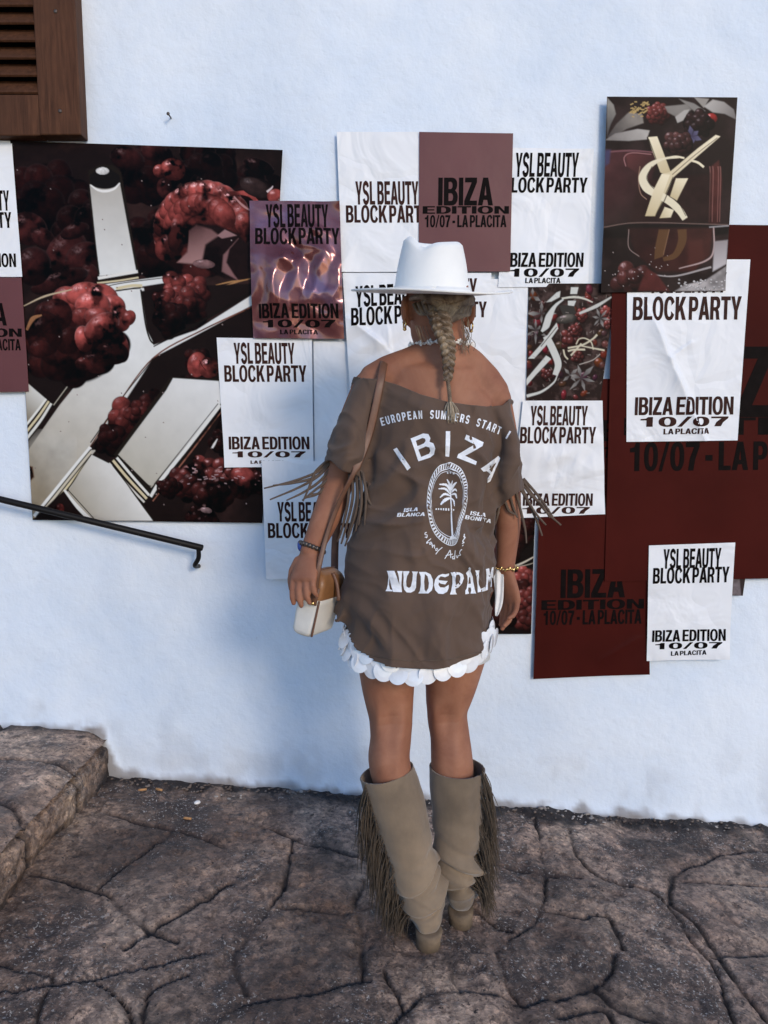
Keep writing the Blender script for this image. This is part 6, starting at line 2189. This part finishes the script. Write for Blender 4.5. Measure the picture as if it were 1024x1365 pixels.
def boot_fringe(boot, line, y_, n, lens, drift, seed):
    rg = random.Random(seed)
    mb = MB()
    cm = catmull([Vector((x, y, 0)) for x, y in line], 10)
    for k in range(n):
        t = (k + rg.random()) / n
        p = cm[min(int(t * (len(cm) - 1)), len(cm) - 2)]
        L = np.interp(t, [0, 0.5, 1], lens) * rg.uniform(0.65, 1.15)
        dx = drift(t) + rg.gauss(0, 6)
        yy = y_ + rg.uniform(-0.045, 0.03)
        a = B(p.x, p.y, yy)
        ex, ey = p.x + dx, p.y + L
        c = B(ex, ey, yy + rg.uniform(-0.03, 0.02))
        c.z = max(c.z, gz(c.x) + 0.012)
        mid = a.lerp(c, 0.5) + Vector((rg.uniform(-0.008, 0.008) + 0.006 * (1 if dx > 0 else -1), rg.uniform(-0.01, 0.01), 0.01))
        mb.tube(catmull([a, mid, c], 5), [(w, w * 0.4) for w in lerp_list([0.0013, 0.0012, 0.0005], 11)], 5)
    return mb.build('fringe', M['fringe'], boot)


boot_fringe(bootL, [(487, 1046), (499, 1085), (513, 1125), (529, 1170), (540, 1205), (548, 1222)], -0.69, 420, [85, 90, 40], lambda t: -4 - 10 * t, 1)
boot_fringe(bootR, [(643, 1024), (640, 1060), (636, 1105), (632, 1150), (629, 1185)], -0.64, 360, [80, 78, 40], lambda t: 14 + 10 * t, 2)

# --- white strip of unclear kind added by the right hand, built as cloth
cl = []
for i, (x, y, w) in enumerate(((664, 758, 7), (665, 775, 7), (666, 792, 6), (665, 808, 6), (662, 822, 2))):
    cl.append([tuple(B(x - w + w * 0.25 * j, y, -0.60 + 0.004 * math.sin(j * 1.3 + i))) for j in range(9)])
clo = grid_mesh('cloth', np.array(cl), M['cloth'], None)
sm = clo.modifiers.new('thickness', 'SOLIDIFY')
sm.thickness = 0.003
sm2 = clo.modifiers.new('smooth', 'SUBSURF')
sm2.levels = sm2.render_levels = 2
tag(clo, 'small white strip of unclear kind between the right hand and brown top', 'cloth')

# --- shoulder bag
bc_ = B(414, 812, -0.685)
bag = empty('shoulder_bag', bc_)
tag(bag, 'small white box bag with tan leather top hanging from a shoulder strap', 'bag')
# frame of the bag from its outline: narrow end faces the camera, long side runs to the right and back
ex_ = (B(421, 801, -0.70) - B(391, 793, -0.70)).normalized()
ez_ = (B(391, 793, -0.70) - B(380, 845, -0.70)).normalized()
ey_ = Vector((0.42, 0.90, 0.10))
ey_ = (ey_ - ez_ * ey_.dot(ez_)).normalized()
ex_ = (ex_ - ez_ * ex_.dot(ez_) - ey_ * ex_.dot(ey_)).normalized()
BM = Matrix((ex_, ey_, ez_)).transposed().to_4x4()
BM.translation = B(400, 848, -0.695)            # bottom middle of the near end
wdt, lng, hgt_, htop = 0.066, 0.125, 0.098, 0.070


def rbox(w, l, z0, z1, r, mat, name, taper=0.0, dome=0.0, y0=0.0):
    """rounded box on the bag frame, optional dome on top"""
    mb = MB()
    rows_ = []
    n = 8
    prof = [(z0, -0.9 * r), (z0 + 0.15 * r, -0.5 * r), (z0 + 0.5 * r, -0.15 * r), (z0 + r, 0)] + [(z0 + r + (z1 - z0 - r) * k / 6, 0) for k in range(1, 7)]
    if dome:
        prof += [(z1 + dome * math.sin(a), -(w * 0.48) * (1 - math.cos(a))) for a in np.linspace(0.15, 1.5, 10)]
    V, Fc = [], []
    seg_n = 0
    for z, ins in prof:
        ring = []
        tz = (z - z0) / (z1 - z0)
        hw, hl = w / 2 + ins - taper * (1 - min(1, tz)), l / 2 + ins * 0.9
        rc = min(0.012, hw * 0.9, hl * 0.9)
        for (sx_, sy_, a0) in ((1, 1, 0), (-1, 1, 90), (-1, -1, 180), (1, -1, 270)):
            for k in range(6):
                a = math.radians(a0 + 90 * k / 5)
                ring.append(Vector((sx_ * (hw - rc) + rc * math.cos(a), y0 + l / 2 + sy_ * (hl - rc) + rc * math.sin(a), z)))
        seg_n = len(ring)
        V += [BM @ p for p in ring]
    nr = len(prof)
    for i in range(nr - 1):
        for k in range(seg_n):
            k2 = (k + 1) % seg_n
            Fc.append((i * seg_n + k, i * seg_n + k2, (i + 1) * seg_n + k2, (i + 1) * seg_n + k))
    Fc.append(tuple(range(seg_n))[::-1])
    Fc.append(tuple((nr - 1) * seg_n + k for k in range(seg_n)))
    mb.add(V, Fc)
    return mb.build(name, mat, bag)


bb = rbox(wdt, lng, 0.0, hgt_, 0.014, M['canvas'], 'bag_body', 0.006)
tb = rbox(wdt * 1.03, lng * 1.02, hgt_ - 0.002, hgt_ + 0.030, 0.004, M['leather'], 'leather_top', 0, 0.036, -0.0012)
# piping along the two near vertical edges and around the bottom
for sx_ in (1,):
    MB().tube([BM @ Vector((sx_ * (wdt / 2 - 0.0035), 0.0022, z)) for z in np.linspace(0.008, hgt_ - 0.002, 8)], 0.0028, 8).build('piping', M['strap'] if sx_ > 0 else M['canvas'], bb)
zp = MB().tube([BM @ Vector((0, lng * t, hgt_ + 0.030 + 0.0355 - 0.020 * max(0, abs(t - 0.5) - 0.38) * 8)) for t in np.linspace(0.06, 0.94, 14)], [(0.003, 0.0018)] * 14, 8).build('zip', M['strap'], tb)
tabm = MB()
tabm.tube([BM @ Vector((0.019, -0.004, hgt_ + 0.030)), BM @ Vector((0.019, -0.005, hgt_ + 0.008)), BM @ Vector((0.019, -0.005, hgt_ - 0.012))], [(0.009, 0.0022)] * 3, 10, ex_)
tabm.build('tab', M['strap'], bag)
MB().ellipsoid(BM @ Vector((0.019, -0.009, hgt_ - 0.008)), (0.005, 0.004, 0.005), 12, 8).build('stud', M['gold'], bag)
MB().tube(catmull([B(444, 764, -0.655), B(449, 778, -0.66), B(452, 800, -0.665)], 5), [(0.0045, 0.0025)] * 10 + [(0.006, 0.003)], 10).build('pull_tab', M['strap'], tb)
# strap: up the back to the left shoulder, over it and down again
P0 = BM @ Vector((0.019, -0.006, hgt_ + 0.014))
spx = [(425, 758), (434, 720), (450, 675), (472, 630), (490, 585), (500, 545), (507, 510), (511, 487)]
pts = [P0]
for (x, y) in spx:
    hit = bvh.ray_cast(CAM, ray(x, y).normalized())
    hb2 = bvb.ray_cast(CAM, ray(x, y).normalized())
    ys = [q[0].y for q in (hit, hb2) if q[0] is not None and q[0].y < -0.5]
    yy = min(ys) - 0.006 if ys else -0.72
    pts.append(at(x, y, min(yy, -0.70 if y > 600 else yy)))
top_s = pts[-1]
sh_y = top_s + Vector((0.004, 0.045, 0.016))
pts2 = pts + [sh_y, sh_y + Vector((0.0, 0.055, -0.035)), sh_y + Vector((-0.03, 0.075, -0.16)), B(452, 690, -0.52), BM @ Vector((0.0, lng + 0.004, hgt_ + 0.02))]
cm = catmull(pts2, 6)
MB().tube(cm, [(0.0095 if i > 24 else 0.006, 0.0016) for i in range(len(cm))], 8, (1, 0.2, 0.1)).build('strap', M['strap'], bag)
